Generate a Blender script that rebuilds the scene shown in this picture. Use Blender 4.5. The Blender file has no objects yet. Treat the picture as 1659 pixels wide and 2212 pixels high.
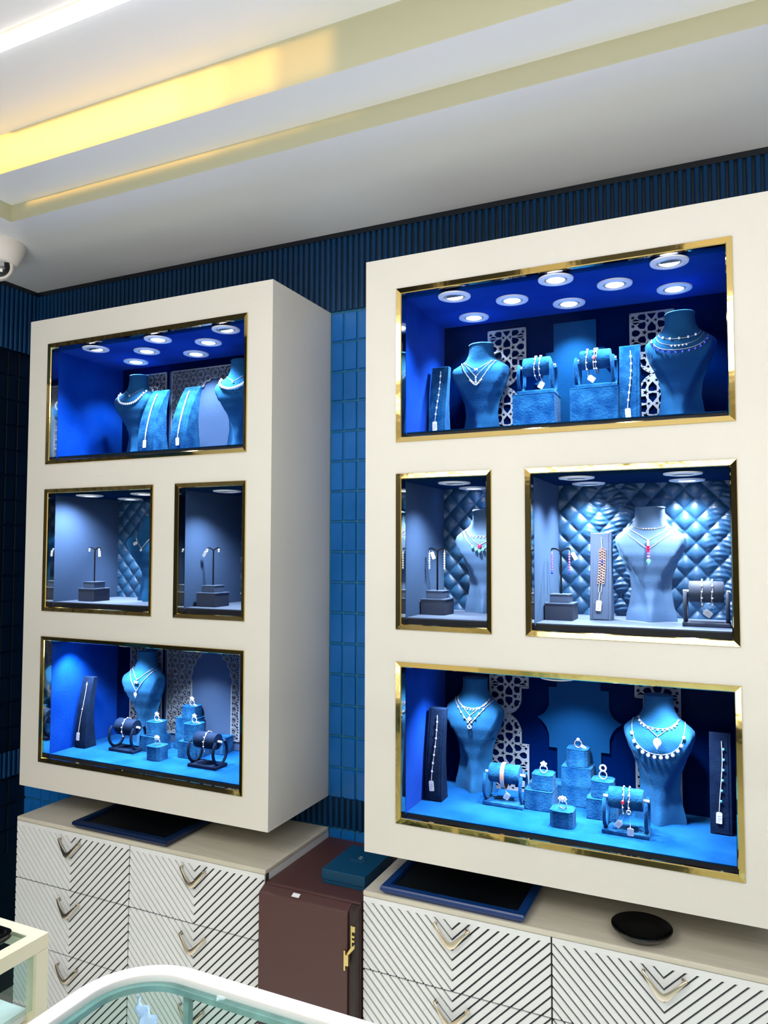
import bpy, bmesh, math, random
from mathutils import Vector, Matrix
from mathutils.bvhtree import BVHTree
random.seed(7)
C = bpy.context.scene.collection
SC = bpy.context.scene
PI = math.pi

# ------------------------------------------------------------------ camera, light, exposure
cam_d = bpy.data.cameras.new('camera')
cam_d.sensor_fit = 'VERTICAL'
cam_d.sensor_height = 36.0
cam_d.lens = 1610.37 / 2212.0 * 36.0
cam_d.clip_start = 0.02
cam = bpy.data.objects.new('camera', cam_d); C.objects.link(cam)
yaw, pitch, roll = 0.435322, 0.0486333, 0.00198718
fw = Vector((-math.sin(yaw) * math.cos(pitch), math.cos(yaw) * math.cos(pitch), math.sin(pitch)))
rt = Vector((math.cos(yaw), math.sin(yaw), 0)); up = rt.cross(fw)
rt2 = rt * math.cos(roll) + up * math.sin(roll); up2 = -rt * math.sin(roll) + up * math.cos(roll)
M = Matrix((rt2, up2, -fw)).transposed().to_4x4(); M.translation = Vector((0, 0, 1.52))
cam.matrix_world = M
SC.camera = cam
SC.view_settings.view_transform = 'Standard'
SC.view_settings.look = 'None'
SC.view_settings.gamma = 1.0
SC.view_settings.use_curve_mapping = False
SC.view_settings.exposure = 0.0
SC.cycles.use_denoising = True
SC.cycles.max_bounces = 8
SC.cycles.transparent_max_bounces = 12
SC.cycles.sample_clamp_indirect = 6.0
SC.cycles.caustics_reflective = False
SC.cycles.caustics_refractive = False

world = bpy.data.worlds.new('world'); SC.world = world
world.use_nodes = True
world.node_tree.nodes['Background'].inputs[0].default_value = (0.9, 0.95, 1.0, 1)
world.node_tree.nodes['Background'].inputs[1].default_value = 0.4

def area(name, loc, size, energy, color=(1, 1, 1), rot=(0, 0, 0), spread=PI):
    l = bpy.data.lights.new(name, 'AREA'); l.shape = 'RECTANGLE'; l.size, l.size_y = size
    l.energy = energy; l.color = color; l.spread = spread
    o = bpy.data.objects.new(name, l); C.objects.link(o); o.location = loc; o.rotation_euler = rot
    return o

# ceiling panel lamps of the shop, behind and beside the camera
area('ceiling_panel_lamp', (-1.2, -0.7, 2.58), (1.2, 1.2), 40, (1.0, 0.97, 0.92))
area('ceiling_panel_lamp', (0.9, -0.6, 2.58), (1.2, 1.2), 22, (0.93, 0.96, 1.0))
area('ceiling_panel_lamp', (0.0, -2.2, 2.58), (2.6, 0.6), 24, (1.0, 0.95, 0.88))
# added warm lamps, out of view, staggered to fade along the inner riser
for cx_, w_, e_ in ((-1.50, 0.74, .29), (-1.45, 0.88, .27), (-1.38, 1.02, .25), (-1.31, 1.16, .20)):
    area('added_warm_wash', (cx_, 0.72, 2.5535), (w_, 0.098), e_ * 1.35, (1.0, 0.55, 0.13), (PI / 2, 0, 0), math.radians(6))
# added upward lamp, out of view, brightens the soffit and cabinet fronts
area('added_uplight', (-0.1, -0.45, 0.85), (3.4, 1.0), 60, (1.0, 0.98, 0.95), (PI, 0, 0))

# ------------------------------------------------------------------ materials
MATS = {}
def nodes_of(m):
    m.use_nodes = True
    return m.node_tree.nodes, m.node_tree.links, m.node_tree.nodes['Principled BSDF']

def mat(name, col, rough=0.5, metal=0.0, var=0.0, vscale=8.0, bump=0.0, bscale=60.0, sheen=0.0, spec=0.5, coat=0.0, emit=None, estr=0.0, col2=None, stretch=None):
    m = bpy.data.materials.new(name)
    N, L, b = nodes_of(m)
    b.inputs['Base Color'].default_value = (*col, 1)
    b.inputs['Roughness'].default_value = rough
    b.inputs['Metallic'].default_value = metal
    b.inputs['Specular IOR Level'].default_value = spec
    b.inputs['Coat Weight'].default_value = coat
    if spec == 0: b.inputs['IOR'].default_value = 1.0      # matt pile fabrics
    b.inputs['Coat Roughness'].default_value = 0.08
    if sheen:
        b.inputs['Sheen Weight'].default_value = sheen
        b.inputs['Sheen Roughness'].default_value = 0.4
        b.inputs['Sheen Tint'].default_value = (min(1, col[0] * 2 + .15), min(1, col[1] * 2 + .25), min(1, col[2] + .4), 1)
    if emit:
        b.inputs['Emission Color'].default_value = (*emit, 1)
        b.inputs['Emission Strength'].default_value = estr
    tc = N.new('ShaderNodeTexCoord'); src = tc.outputs['Object']
    if stretch:
        mp = N.new('ShaderNodeMapping'); mp.inputs['Scale'].default_value = stretch
        L.new(src, mp.inputs['Vector']); src = mp.outputs['Vector']
    if var > 0:
        n = N.new('ShaderNodeTexNoise'); n.inputs['Scale'].default_value = vscale; n.inputs['Detail'].default_value = 5
        L.new(src, n.inputs['Vector'])
        r = N.new('ShaderNodeValToRGB'); r.color_ramp.elements[0].position = 0.35; r.color_ramp.elements[1].position = 0.68
        c2 = col2 or tuple(min(1, c * (1 + var) + var * 0.04) for c in col)
        r.color_ramp.elements[0].color = (*col, 1); r.color_ramp.elements[1].color = (*c2, 1)
        L.new(n.outputs['Fac'], r.inputs['Fac']); L.new(r.outputs['Color'], b.inputs['Base Color'])
    if bump > 0:
        n2 = N.new('ShaderNodeTexNoise'); n2.inputs['Scale'].default_value = bscale; n2.inputs['Detail'].default_value = 3
        L.new(src, n2.inputs['Vector'])
        bp = N.new('ShaderNodeBump'); bp.inputs['Strength'].default_value = bump; bp.inputs['Distance'].default_value = 0.01
        L.new(n2.outputs['Fac'], bp.inputs['Height']); L.new(bp.outputs['Normal'], b.inputs['Normal'])
    MATS[name] = m
    return m

mat('cream_lacquer', (0.73, 0.70, 0.64), 0.42, var=0.05, vscale=3, bump=0.05, bscale=400)
mat('white_lacquer', (0.78, 0.78, 0.77), 0.35, bump=0.03, bscale=300)
mat('drawer_paint', (0.80, 0.81, 0.82), 0.45, bump=0.04, bscale=300)
mat('groove', (0.03, 0.035, 0.045), 0.7)
mat('top_board', (0.60, 0.56, 0.46), 0.3, var=0.1, vscale=20, stretch=(0.4, 6, 1))
mat('ceiling_paint', (0.76, 0.77, 0.78), 0.30, bump=1.0, bscale=1.4, stretch=(0.6, 1.6, 1))
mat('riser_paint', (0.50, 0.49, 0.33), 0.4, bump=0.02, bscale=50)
mat('tile_blue', (0.0, 0.115, 0.42), 0.25, var=0.3, vscale=5, coat=0.2, spec=0.3)
mat('rib_blue', (0.0, 0.04, 0.13), 0.4, spec=0.25)
mat('grout_teal', (0.004, 0.14, 0.30), 0.6)
mat('navy_wall', (0.0, 0.004, 0.012), 0.35)
mat('floor_stone', (0.55, 0.52, 0.46), 0.2, var=0.2, vscale=2)
mat('beige_wall', (0.62, 0.58, 0.48), 0.6)
mat('dark_reflected_panel', (0.03, 0.035, 0.04), 0.5)
mat('brass', (0.76, 0.56, 0.21), 0.06, 1.0, bump=0.05, bscale=14)
mat('roll_pin', (0.35, 0.42, 0.50), 0.4)
mat('champagne', (0.74, 0.64, 0.50), 0.3, 1.0)
mat('mirror', (0.75, 0.72, 0.62), 0.05, 1.0)
mat('royal_felt', (0.0000, 0.0216, 0.2160), 0.8, var=0.35, vscale=7, bump=0.15, bscale=250, sheen=0.15, col2=(0.0029, 0.0396, 0.2880), spec=0.0)
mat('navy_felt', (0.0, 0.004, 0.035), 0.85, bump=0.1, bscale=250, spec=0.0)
mat('backdrop_blue', (0.0028, 0.0315, 0.1050), 0.8, bump=0.08, bscale=250, spec=0.0)
mat('slate_felt', (0.0324, 0.0612, 0.1332), 0.8, bump=0.12, bscale=350, sheen=0.2, spec=0.0)
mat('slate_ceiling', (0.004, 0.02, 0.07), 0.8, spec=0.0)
mat('mat_blue', (0.0014, 0.0324, 0.1368), 0.8, var=0.8, vscale=9, bump=0.2, bscale=200, sheen=0.15, col2=(0.0058, 0.0612, 0.1872), spec=0.0)
mat('mat_slate', (0.0612, 0.0936, 0.1656), 0.8, bump=0.1, bscale=300)
mat('edge_black', (0.004, 0.006, 0.014), 0.6)
mat('bust_velvet', (0.0078, 0.0468, 0.1326), 0.75, var=0.35, vscale=10, bump=0.12, bscale=260, sheen=0.15, col2=(0.0117, 0.0780, 0.1950), spec=0.0)
mat('bust_slate', (0.0468, 0.1100, 0.2350), 0.7, bump=0.08, bscale=350, sheen=0.4)
mat('bust_piping', (0.16, 0.34, 0.58), 0.6)
mat('prop_velvet', (0.0024, 0.0280, 0.1040), 0.8, var=0.8, vscale=28, bump=0.25, bscale=220, sheen=0.15, col2=(0.0120, 0.0800, 0.1920), spec=0.0)
mat('prop_dark', (0.0021, 0.0070, 0.0252), 0.7, var=0.5, vscale=25, bump=0.15, bscale=220, spec=0.05, col2=(0.0042, 0.0140, 0.0420))
mat('prop_slate', (0.0168, 0.0280, 0.0595), 0.7, bump=0.06, bscale=400)
mat('prop_slate_light', (0.0375, 0.0675, 0.1350), 0.7, bump=0.06, bscale=400)
mat('quilt_leather', (0.0100, 0.0520, 0.1250), 0.42, bump=0.15, bscale=45)
mat('stitch', (0.01, 0.05, 0.12), 0.6)
mat('fret_white', (0.1500, 0.1762, 0.2250), 0.4)
mat('trim_white', (0.72, 0.76, 0.86), 0.4)
mat('reflector', (0.75, 0.75, 0.72), 0.25, 0.6)
mat('shaded_face_grey', (0.10, 0.10, 0.095), 0.5)
mat('lamp_glow', (1, 1, 1), 0.5, emit=(0.93, 0.97, 1.0), estr=9)
mat('led_glow', (1, 1, 1), 0.5, emit=(1.0, 0.97, 0.93), estr=3.5)
mat('silver', (0.6120, 0.5950, 0.5780), 0.25, 0.6)
mat('rose_gold', (0.60, 0.38, 0.31), 0.25, 0.7)
mat('diamond', (0.6120, 0.6460, 0.6970), 0.12, 0.15, spec=0.9, coat=1.0)
mat('ruby', (0.65, 0.005, 0.05), 0.12, coat=1.0)
mat('sapphire', (0.01, 0.03, 0.45), 0.12, coat=1.0)
mat('aqua_stone', (0.10, 0.36, 0.44), 0.1, coat=1.0)
mat('lilac_stone', (0.25, 0.10, 0.36), 0.1, coat=1.0)
mat('tag_white', (0.4960, 0.5040, 0.5440), 0.5)
mat('tag_ink', (0.16, 0.18, 0.30), 0.7)
mat('leather_brown', (0.075, 0.028, 0.026), 0.42, bump=0.12, bscale=420)
mat('leather_dark', (0.022, 0.010, 0.010), 0.5)
mat('gift_blue', (0.0, 0.055, 0.13), 0.4, bump=0.05, bscale=200)
mat('foil_silver', (0.75, 0.8, 0.82), 0.2, 1.0)
mat('tray_navy', (0.0, 0.012, 0.06), 0.35)
mat('tray_blue', (0.0, 0.03, 0.16), 0.35)
mat('tray_inner', (0.001, 0.002, 0.004), 0.3)
mat('black_gloss', (0.002, 0.002, 0.003), 0.08)
mat('case_cream', (0.66, 0.60, 0.44), 0.5)
mat('case_white', (0.66, 0.64, 0.64), 0.35)
mat('case_floor', (0.55, 0.57, 0.58), 0.3, var=0.4, vscale=6)
mat('camera_white', (0.80, 0.74, 0.68), 0.35)
mat('camera_black', (0.01, 0.012, 0.015), 0.12)
mat('camera_window', (0.30, 0.32, 0.34), 0.2)
mat('camera_lamp', (0.9, 0.9, 0.88), 0.3)
mat('paper_white', (0.88, 0.88, 0.93), 0.5)
mat('print_blue', (0.35, 0.55, 0.66), 0.5)
mat('latch_brass', (0.80, 0.66, 0.30), 0.25, 1.0)
mat('glass_edge', (0.12, 0.23, 0.22), 0.15, var=0.4, vscale=30)
mat('reflection_blue', (0.45, 0.62, 0.92), 0.2)

def glass(name, tint, refl=1.0):
    m = bpy.data.materials.new(name); m.use_nodes = True
    N, L = m.node_tree.nodes, m.node_tree.links
    for n in list(N): N.remove(n)
    out = N.new('ShaderNodeOutputMaterial'); mix = N.new('ShaderNodeMixShader')
    t = N.new('ShaderNodeBsdfTransparent'); t.inputs[0].default_value = (*tint, 1)
    g = N.new('ShaderNodeBsdfGlossy'); g.inputs['Roughness'].default_value = 0.02
    f = N.new('ShaderNodeLayerWeight'); f.inputs['Blend'].default_value = 0.5
    pw = N.new('ShaderNodeMath'); pw.operation = 'POWER'; pw.inputs[1].default_value = 4.0
    L.new(f.outputs['Facing'], pw.inputs[0])
    ml = N.new('ShaderNodeMath'); ml.operation = 'MULTIPLY_ADD'; ml.inputs[1].default_value = refl; ml.inputs[2].default_value = refl * .006
    L.new(pw.outputs[0], ml.inputs[0]); L.new(ml.outputs[0], mix.inputs[0])
    L.new(t.outputs[0], mix.inputs[1]); L.new(g.outputs[0], mix.inputs[2]); L.new(mix.outputs[0], out.inputs[0])
    MATS[name] = m
glass('clear_glass', (0.985, 0.99, 0.995), 0.03)
glass('case_glass', (0.88, 0.95, 0.94), 0.15)
glass('acrylic', (0.93, 0.94, 0.98), 1.0)

# ------------------------------------------------------------------ mesh helpers
class MB:
    def __init__(s): s.bm = bmesh.new(); s.mi = 0
    def face(s, vs):
        try:
            f = s.bm.faces.new(vs); f.material_index = s.mi; return f
        except ValueError: return None
    def box(s, x0, x1, y0, y1, z0, z1):
        v = [s.bm.verts.new(p) for p in ((x0,y0,z0),(x1,y0,z0),(x1,y1,z0),(x0,y1,z0),(x0,y0,z1),(x1,y0,z1),(x1,y1,z1),(x0,y1,z1))]
        for q in ((0,3,2,1),(4,5,6,7),(0,1,5,4),(1,2,6,5),(2,3,7,6),(3,0,4,7)): s.face([v[i] for i in q])
        return s
    def prism(s, poly, a0, a1, axis='y'):
        # poly in the plane across the axis: y -> (x,z); x -> (y,z); z -> (x,y)
        def P(p, a):
            return {'y': (p[0], a, p[1]), 'x': (a, p[0], p[1]), 'z': (p[0], p[1], a)}[axis]
        A = [s.bm.verts.new(P(p, a0)) for p in poly]; B = [s.bm.verts.new(P(p, a1)) for p in poly]
        n = len(poly)
        s.face(A[::-1]); s.face(B)
        for i in range(n): s.face([A[i], A[(i+1)%n], B[(i+1)%n], B[i]])
        return s
    def loft(s, rings, cap0=True, cap1=True, closed=True):
        R = [[s.bm.verts.new(p) for p in r] for r in rings]
        n = len(rings[0])
        for a, b in zip(R, R[1:]):
            for i in range(n if closed else n - 1): s.face([a[i], a[(i+1)%n], b[(i+1)%n], b[i]])
        if cap0: s.face(R[0][::-1])
        if cap1: s.face(R[-1])
        return s
    def tube(s, pts, r, seg=6, closed=False):
        pts = [Vector(p) for p in pts]; n = len(pts); rings = []
        rad = r if isinstance(r, (list, tuple)) else [r] * n
        prev = None
        for i, p in enumerate(pts):
            if closed: t = pts[(i+1)%n] - pts[i-1]
            else: t = pts[min(i+1, n-1)] - pts[max(i-1, 0)]
            if t.length < 1e-9: t = Vector((0, 0, 1))
            t.normalize()
            a = prev if prev is not None else (Vector((0, 1, 0)) if abs(t.y) < .9 else Vector((1, 0, 0)))
            u = (a - t * a.dot(t))
            if u.length < 1e-6: u = t.orthogonal()
            u.normalize(); v = t.cross(u); prev = u
            rings.append([p + (u * math.cos(2*PI*k/seg) + v * math.sin(2*PI*k/seg)) * rad[i] for k in range(seg)])
        if closed: rings.append(rings[0]); s.loft(rings, False, False)
        else: s.loft(rings)
        return s
    def ball(s, c, r, u=8, v=6, sc=(1, 1, 1)):
        c = Vector(c); rings = []
        for j in range(1, v):
            th = PI * j / v
            rings.append([c + Vector((math.sin(th)*math.cos(2*PI*i/u)*r*sc[0], math.sin(th)*math.sin(2*PI*i/u)*r*sc[1], -math.cos(th)*r*sc[2])) for i in range(u)])
        return s.loft(rings)
    def lathe(s, prof, c=(0, 0, 0), seg=32, cap0=True, cap1=True):
        rings = [[(c[0]+r*math.cos(2*PI*i/seg), c[1]+r*math.sin(2*PI*i/seg), c[2]+z) for i in range(seg)] for r, z in prof]
        return s.loft(rings, cap0, cap1)
    def torus(s, c, R, r, axis='x', seg=24, rs=6, a0=0, a1=2*PI, sc=(1, 1)):
        c = Vector(c); pts = []; full = abs(a1 - a0 - 2*PI) < 1e-4
        k = seg if full else seg + 1
        for i in range(k):
            a = a0 + (a1 - a0) * i / seg
            p, q = math.cos(a) * R * sc[0], math.sin(a) * R * sc[1]
            pts.append(c + (Vector((0, p, q)) if axis == 'x' else Vector((p, 0, q)) if axis == 'y' else Vector((p, q, 0))))
        return s.tube(pts, r, rs, closed=full)
    def move(s, mtx): s.bm.transform(mtx); return s

def obj(name, mb, mats, parent=None, smooth=False, bevel=0, label=None, angle=35, seg=2):
    bm = mb.bm
    bmesh.ops.recalc_face_normals(bm, faces=bm.faces)
    me = bpy.data.meshes.new(name); bm.to_mesh(me); bm.free()
    if isinstance(mats, str): mats = [mats]
    for m in mats: me.materials.append(MATS[m])
    if smooth:
        for p in me.polygons: p.use_smooth = True
        try: me.set_sharp_from_angle(angle=math.radians(angle))
        except Exception: pass
    o = bpy.data.objects.new(name, me); C.objects.link(o)
    if parent: o.parent = parent
    if bevel:
        b = o.modifiers.new('bevel', 'BEVEL'); b.width = bevel; b.segments = seg; b.limit_method = 'ANGLE'; b.angle_limit = math.radians(40)
    if label: o['label'] = label
    return o
def tag(o, label, cat, group=None):
    o['label'] = label; o['category'] = cat
    if group: o['group'] = group
    return o
def thing(name, label, cat, loc=(0, 0, 0), rz=0, group=None):
    o = bpy.data.objects.new(name, None); C.objects.link(o); o.empty_display_size = 0.02
    o.location = loc; o.rotation_euler = (0, 0, rz)
    return tag(o, label, cat, group)
def struct(name, mb, mats, **k):
    o = obj(name, mb, mats, **k); o['kind'] = 'structure'; return o

# ------------------------------------------------------------------ room
F, W, XL = 1.6, 1.909, -2.2915      # cabinet front plane, back wall face, left wall face
XR, YR = 2.4, -3.0
z0, z1, z2 = 2.451, 2.50, 2.607      # soffit and the two ceiling steps

def wall_pattern(mb, length, base=0.0):
    """ribbed and tiled wall in local coordinates: x along the wall 0..length, y = 0 face, protruding to -y. slots: 0 grout, 1 rib, 2 tile, 3 navy"""
    mb.mi = 0; mb.box(0, length, 0, 0.05, 0, z2 + .05)
    mb.mi = 3; mb.box(0, length, -0.009, 0, 2.436, z0)
    pitch = 0.01875
    for (a, b) in ((2.217, 2.436), (0.727, 0.813)):
        mb.mi = 3; mb.box(0, length, -.0012, 0, a, b)
        n = int(length / pitch); mb.mi = 1
        for i in range(n):
            x = i * pitch + 0.001; w = pitch - 0.004
            arc = [(x + w * (0.5 - 0.5 * math.cos(PI * k / 6)), -0.0085 * math.sin(PI * k / 6) ** 0.8) for k in range(7)]
            mb.loft([[(p[0], p[1], a) for p in arc], [(p[0], p[1], b) for p in arc]], True, True, closed=True)
    mb.mi = 2
    tw, th = 0.0442, 0.0878
    for (zt, rows) in ((2.212, 16), (0.722, 3)):
        for r in range(rows):
            for i in range(int(length / tw)):
                x0_, x1_ = i * tw + .0025, (i + 1) * tw - .0025
                b_, t_ = zt - (r + 1) * th + .0025, zt - r * th - .0025
                if t_ < 0.05: continue
                e = 0.0022; d = -0.005
                lo = [(x0_, 0, b_), (x1_, 0, b_), (x1_, 0, t_), (x0_, 0, t_)]
                hi = [(x0_+e, d, b_+e), (x1_-e, d, b_+e), (x1_-e, d, t_-e), (x0_+e, d, t_-e)]
                mb.loft([lo, hi], False, True)

mb = MB(); wall_pattern(mb, 3.2); mb.move(Matrix.Translation((XL - 0.0060, W, 0)))
struct('wall_back', mb, ['grout_teal', 'rib_blue', 'tile_blue', 'navy_wall'])
mb = MB(); wall_pattern(mb, 2.2)
# the left wall carries the same bands; its unlit middle field has the shade put into a near-black colour
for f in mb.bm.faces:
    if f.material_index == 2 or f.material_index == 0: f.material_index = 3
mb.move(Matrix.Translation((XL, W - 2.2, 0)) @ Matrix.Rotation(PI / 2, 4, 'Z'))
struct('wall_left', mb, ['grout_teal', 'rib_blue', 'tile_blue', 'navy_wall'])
struct('floor', MB().box(XL, XR, YR, W, -0.05, 0), 'floor_stone')
mb = MB(); mb.box(XL, XR, YR - .05, YR, 0, z2); mb.mi = 1
mb.box(-2.2, -1.5, YR, YR + .02, 0.0, 2.4); mb.box(-1.1, -0.3, YR, YR + .02, 0.0, 2.2); mb.box(0.2, 1.3, YR, YR + .02, 0.7, 2.1)  # dark panels added to be mirrored in the brass and jewelry
struct('wall_rear', mb, ['beige_wall', 'dark_reflected_panel'])
mb = MB(); mb.box(XR, XR + .05, YR, W, 0, z2); mb.mi = 1; mb.box(XR - .02, XR, -0.4, 0.5, 0.0, 2.1)  # unseen dark panel added for the reflections
struct('wall_right', mb, ['beige_wall', 'dark_reflected_panel'])
struct('wall_left_front', MB().box(XL - .05, XL, YR, W - 2.2, 0, z2), 'navy_wall')

# stepped ceiling
mb = MB()
def quad(mb, *p): mb.face([mb.bm.verts.new(q) for q in p])
x1s, y1s, x2s, y2s = -1.852, 1.446, -1.790, 1.310
def clean_step(mb):
    # soffit (fine strips so the shallow waviness reads)
    mb.mi = 0
    quad(mb, (XL, y1s, z0), (XR, y1s, z0), (XR, W, z0), (XL, W, z0))
    quad(mb, (XL, YR, z0), (x1s, YR, z0), (x1s, y1s, z0), (XL, y1s, z0))
    quad(mb, (x1s, y2s, z1), (XR, y2s, z1), (XR, y1s, z1), (x1s, y1s, z1))
    quad(mb, (x1s, YR, z1), (x2s, YR, z1), (x2s, y2s, z1), (x1s, y2s, z1))
    quad(mb, (x2s, YR, z2), (XR, YR, z2), (XR, y2s, z2), (x2s, y2s, z2))
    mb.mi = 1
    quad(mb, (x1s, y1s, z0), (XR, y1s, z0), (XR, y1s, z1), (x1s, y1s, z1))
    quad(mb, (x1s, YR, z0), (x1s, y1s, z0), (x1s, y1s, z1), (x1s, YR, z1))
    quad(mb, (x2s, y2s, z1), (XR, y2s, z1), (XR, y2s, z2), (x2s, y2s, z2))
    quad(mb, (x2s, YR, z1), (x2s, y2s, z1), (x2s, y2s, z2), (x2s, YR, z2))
clean_step(mb)
mb.mi = 0; mb.box(XL, XR, YR, W, z2 + .02, z2 + .06)
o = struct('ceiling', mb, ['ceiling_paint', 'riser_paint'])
t = thing('linear_ceiling_light', 'slim white glowing linear light set in the ceiling at the top left', 'light', (-0.1, 1.06, z2))
obj('light_housing', MB().box(-1.6, 1.8, -.017, .017, -.004, .0), 'trim_white', t)
obj('light_diffuser', MB().box(-1.59, 1.79, -.0135, .0135, -.010, -.003), 'led_glow', t)

# security camera
t = thing('security_camera', 'white dome security camera on the soffit above the left display cabinet', 'camera', (-2.02, 1.535, z0))
obj('mounting_base', MB().lathe([(.076, 0), (.076, -.012), (.070, -.035), (.056, -.062), (.050, -.066)]), 'camera_white', t, smooth=True)
d = (Vector((0, 0, 1.52)) - Vector((-2.02, 1.535, 2.39))).normalized()
q = d.to_track_quat('Z', 'Y').to_matrix().to_4x4(); T0 = Matrix.Translation((0, 0, -.068)) @ q
obj('camera_ball', MB().lathe([(.012, -.045), (.036, -.03), (.047, 0), (.046, .014), (.040, .026), (.034, .029)]).move(T0), 'camera_white', t, smooth=True)
lens = obj('lens_window', MB().lathe([(.034, .027), (.033, .032), (.030, .033)]).move(T0), 'camera_black', t, smooth=True)
obj('lens', MB().box(-.017, .017, .000, .014, .032, .0345).move(T0), 'camera_window', lens)
obj('infrared_lamp', MB().box(-.013, .013, -.017, -.008, .032, .0345).move(T0), 'camera_lamp', lens)

# ------------------------------------------------------------------ display cabinets and niches
TOP, MID, BOT = (1.7706, 2.1372), (1.332, 1.6948), (0.8887, 1.2561)
FLOORZ = {'top': 1.797, 'mid': 1.3575, 'bot': 0.905}   # tops of the shelf pads
BACK = 1.895

def frame_mesh(x0, x1, za, zb):
    mb = MB()
    prof = [(-.001, F - .0005), (0, F - .0035), (.0105, F - .0012), (.0122, F + .001), (.0122, F + .007), (-.001, F + .007)]
    rings = []
    for (sx, sz) in ((0, 0), (1, 0), (1, 1), (0, 1), (0, 0)):
        rings.append([((x1 - p[0]) if sx else (x0 + p[0]), p[1], (zb - p[0]) if sz else (za + p[0])) for p in prof])
    mb.loft(rings, False, False)
    bmesh.ops.remove_doubles(mb.bm, verts=mb.bm.verts, dist=1e-6)
    return mb

def quilt_mesh(x0, x1, za, zb, y):
    mb = MB(); nx = int((x1 - x0) / .0022); nz = int((zb - za) / .0022); V = []
    for j in range(nz + 1):
        row = []
        for i in range(nx + 1):
            x = x0 + (x1 - x0) * i / nx; z = za + (zb - za) * j / nz
            u = (x / .049 + z / .052) * PI; v = (x / .049 - z / .052) * PI
            h = (abs(math.sin(u)) * abs(math.sin(v))) ** 0.5
            wr = .0011 * math.sin(z * 520 + 3 * math.sin(x * 60)) * max(0, math.sin(x * 23 + 1.3)) * (0.4 + h)
            row.append(mb.bm.verts.new((x, y - .008 * h - wr, z)))
        V.append(row)
    for j in range(nz):
        for i in range(nx): mb.face([V[j][i], V[j][i+1], V[j+1][i+1], V[j+1][i]])
    # stitches along the quilting lines
    mb.mi = 1
    for s in (1, -1):
        for k in range(-40, 60):
            q = 0.0
            x = x0
            while x < x1:
                z = s * (k - x / .049) * .052 if s == 1 else (x / .049 - k) * .052
                xm = x + .0022; zm = z - s * .0022 * .052 / .049
                if za < z < zb and za < zm < zb and xm < x1:
                    mb.tube([(x, y - .0016, z), (xm, y - .0016, zm)], .0005, 4)
                x += .0042
    return mb

# --- lattice patterns (polygons-in-contact construction)
def pic(poly, theta):
    n = len(poly); seg = []
    area_ = sum(poly[i][0]*poly[(i+1)%n][1] - poly[(i+1)%n][0]*poly[i][1] for i in range(n))
    if area_ < 0: poly = poly[::-1]
    E = []
    for i in range(n):
        a, b = Vector(poly[i]), Vector(poly[(i+1)%n]); d_ = (b - a); L_ = d_.length; d_ = d_ / L_
        E.append(((a + b) / 2, d_, Vector((-d_.y, d_.x)), L_))
    for i in range(n):
        m0, d0, n0, L0 = E[i]; m1, d1, n1, L1 = E[(i+1)%n]
        r0 = d0 * math.cos(theta) + n0 * math.sin(theta); r1 = -d1 * math.cos(theta) + n1 * math.sin(theta)
        den = r0.x * r1.y - r0.y * r1.x
        if abs(den) < 1e-6: continue
        w = m1 - m0; s_ = (w.x * r1.y - w.y * r1.x) / den; t_ = (w.x * r0.y - w.y * r0.x) / den
        if 0 < s_ < 1.9 * L0 and 0 < t_ < 1.9 * L0:
            p = m0 + r0 * s_; seg.append((m0, p)); seg.append((m1, p))
    return seg
def inside(p, poly):
    c = False; n = len(poly)
    for i in range(n):
        a, b = poly[i], poly[(i+1)%n]
        if (a[1] > p[1]) != (b[1] > p[1]) and p[0] < (b[0]-a[0]) * (p[1]-a[1]) / (b[1]-a[1]) + a[0]: c = not c
    return c
def clip_seg(a, b, poly):
    ts = [0.0, 1.0]; n = len(poly); d_ = (b[0]-a[0], b[1]-a[1])
    for i in range(n):
        p, q = poly[i], poly[(i+1)%n]; e = (q[0]-p[0], q[1]-p[1]); den = d_[0]*e[1] - d_[1]*e[0]
        if abs(den) < 1e-12: continue
        w = (p[0]-a[0], p[1]-a[1]); t_ = (w[0]*e[1] - w[1]*e[0]) / den; u_ = (w[0]*d_[1] - w[1]*d_[0]) / den
        if 0 < t_ < 1 and 0 <= u_ <= 1: ts.append(t_)
    ts.sort(); out = []
    for s_, e_ in zip(ts, ts[1:]):
        if e_ - s_ < 1e-6: continue
        m_ = (s_ + e_) / 2
        if inside((a[0]+d_[0]*m_, a[1]+d_[1]*m_), poly):
            out.append(((a[0]+d_[0]*s_, a[1]+d_[1]*s_), (a[0]+d_[0]*e_, a[1]+d_[1]*e_)))
    return out
def bar(mb, a, b, w, y0, y1):
    d_ = Vector((b[0]-a[0], b[1]-a[1]))
    if d_.length < 1e-5: return
    d_.normalize(); n_ = Vector((-d_.y, d_.x)) * w / 2; e = d_ * w * .25
    pts = [Vector(a) - e - n_, Vector(b) + e - n_, Vector(b) + e + n_, Vector(a) - e + n_]
    mb.prism([(p.x, p.y) for p in pts], y0, y1, 'y')
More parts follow.
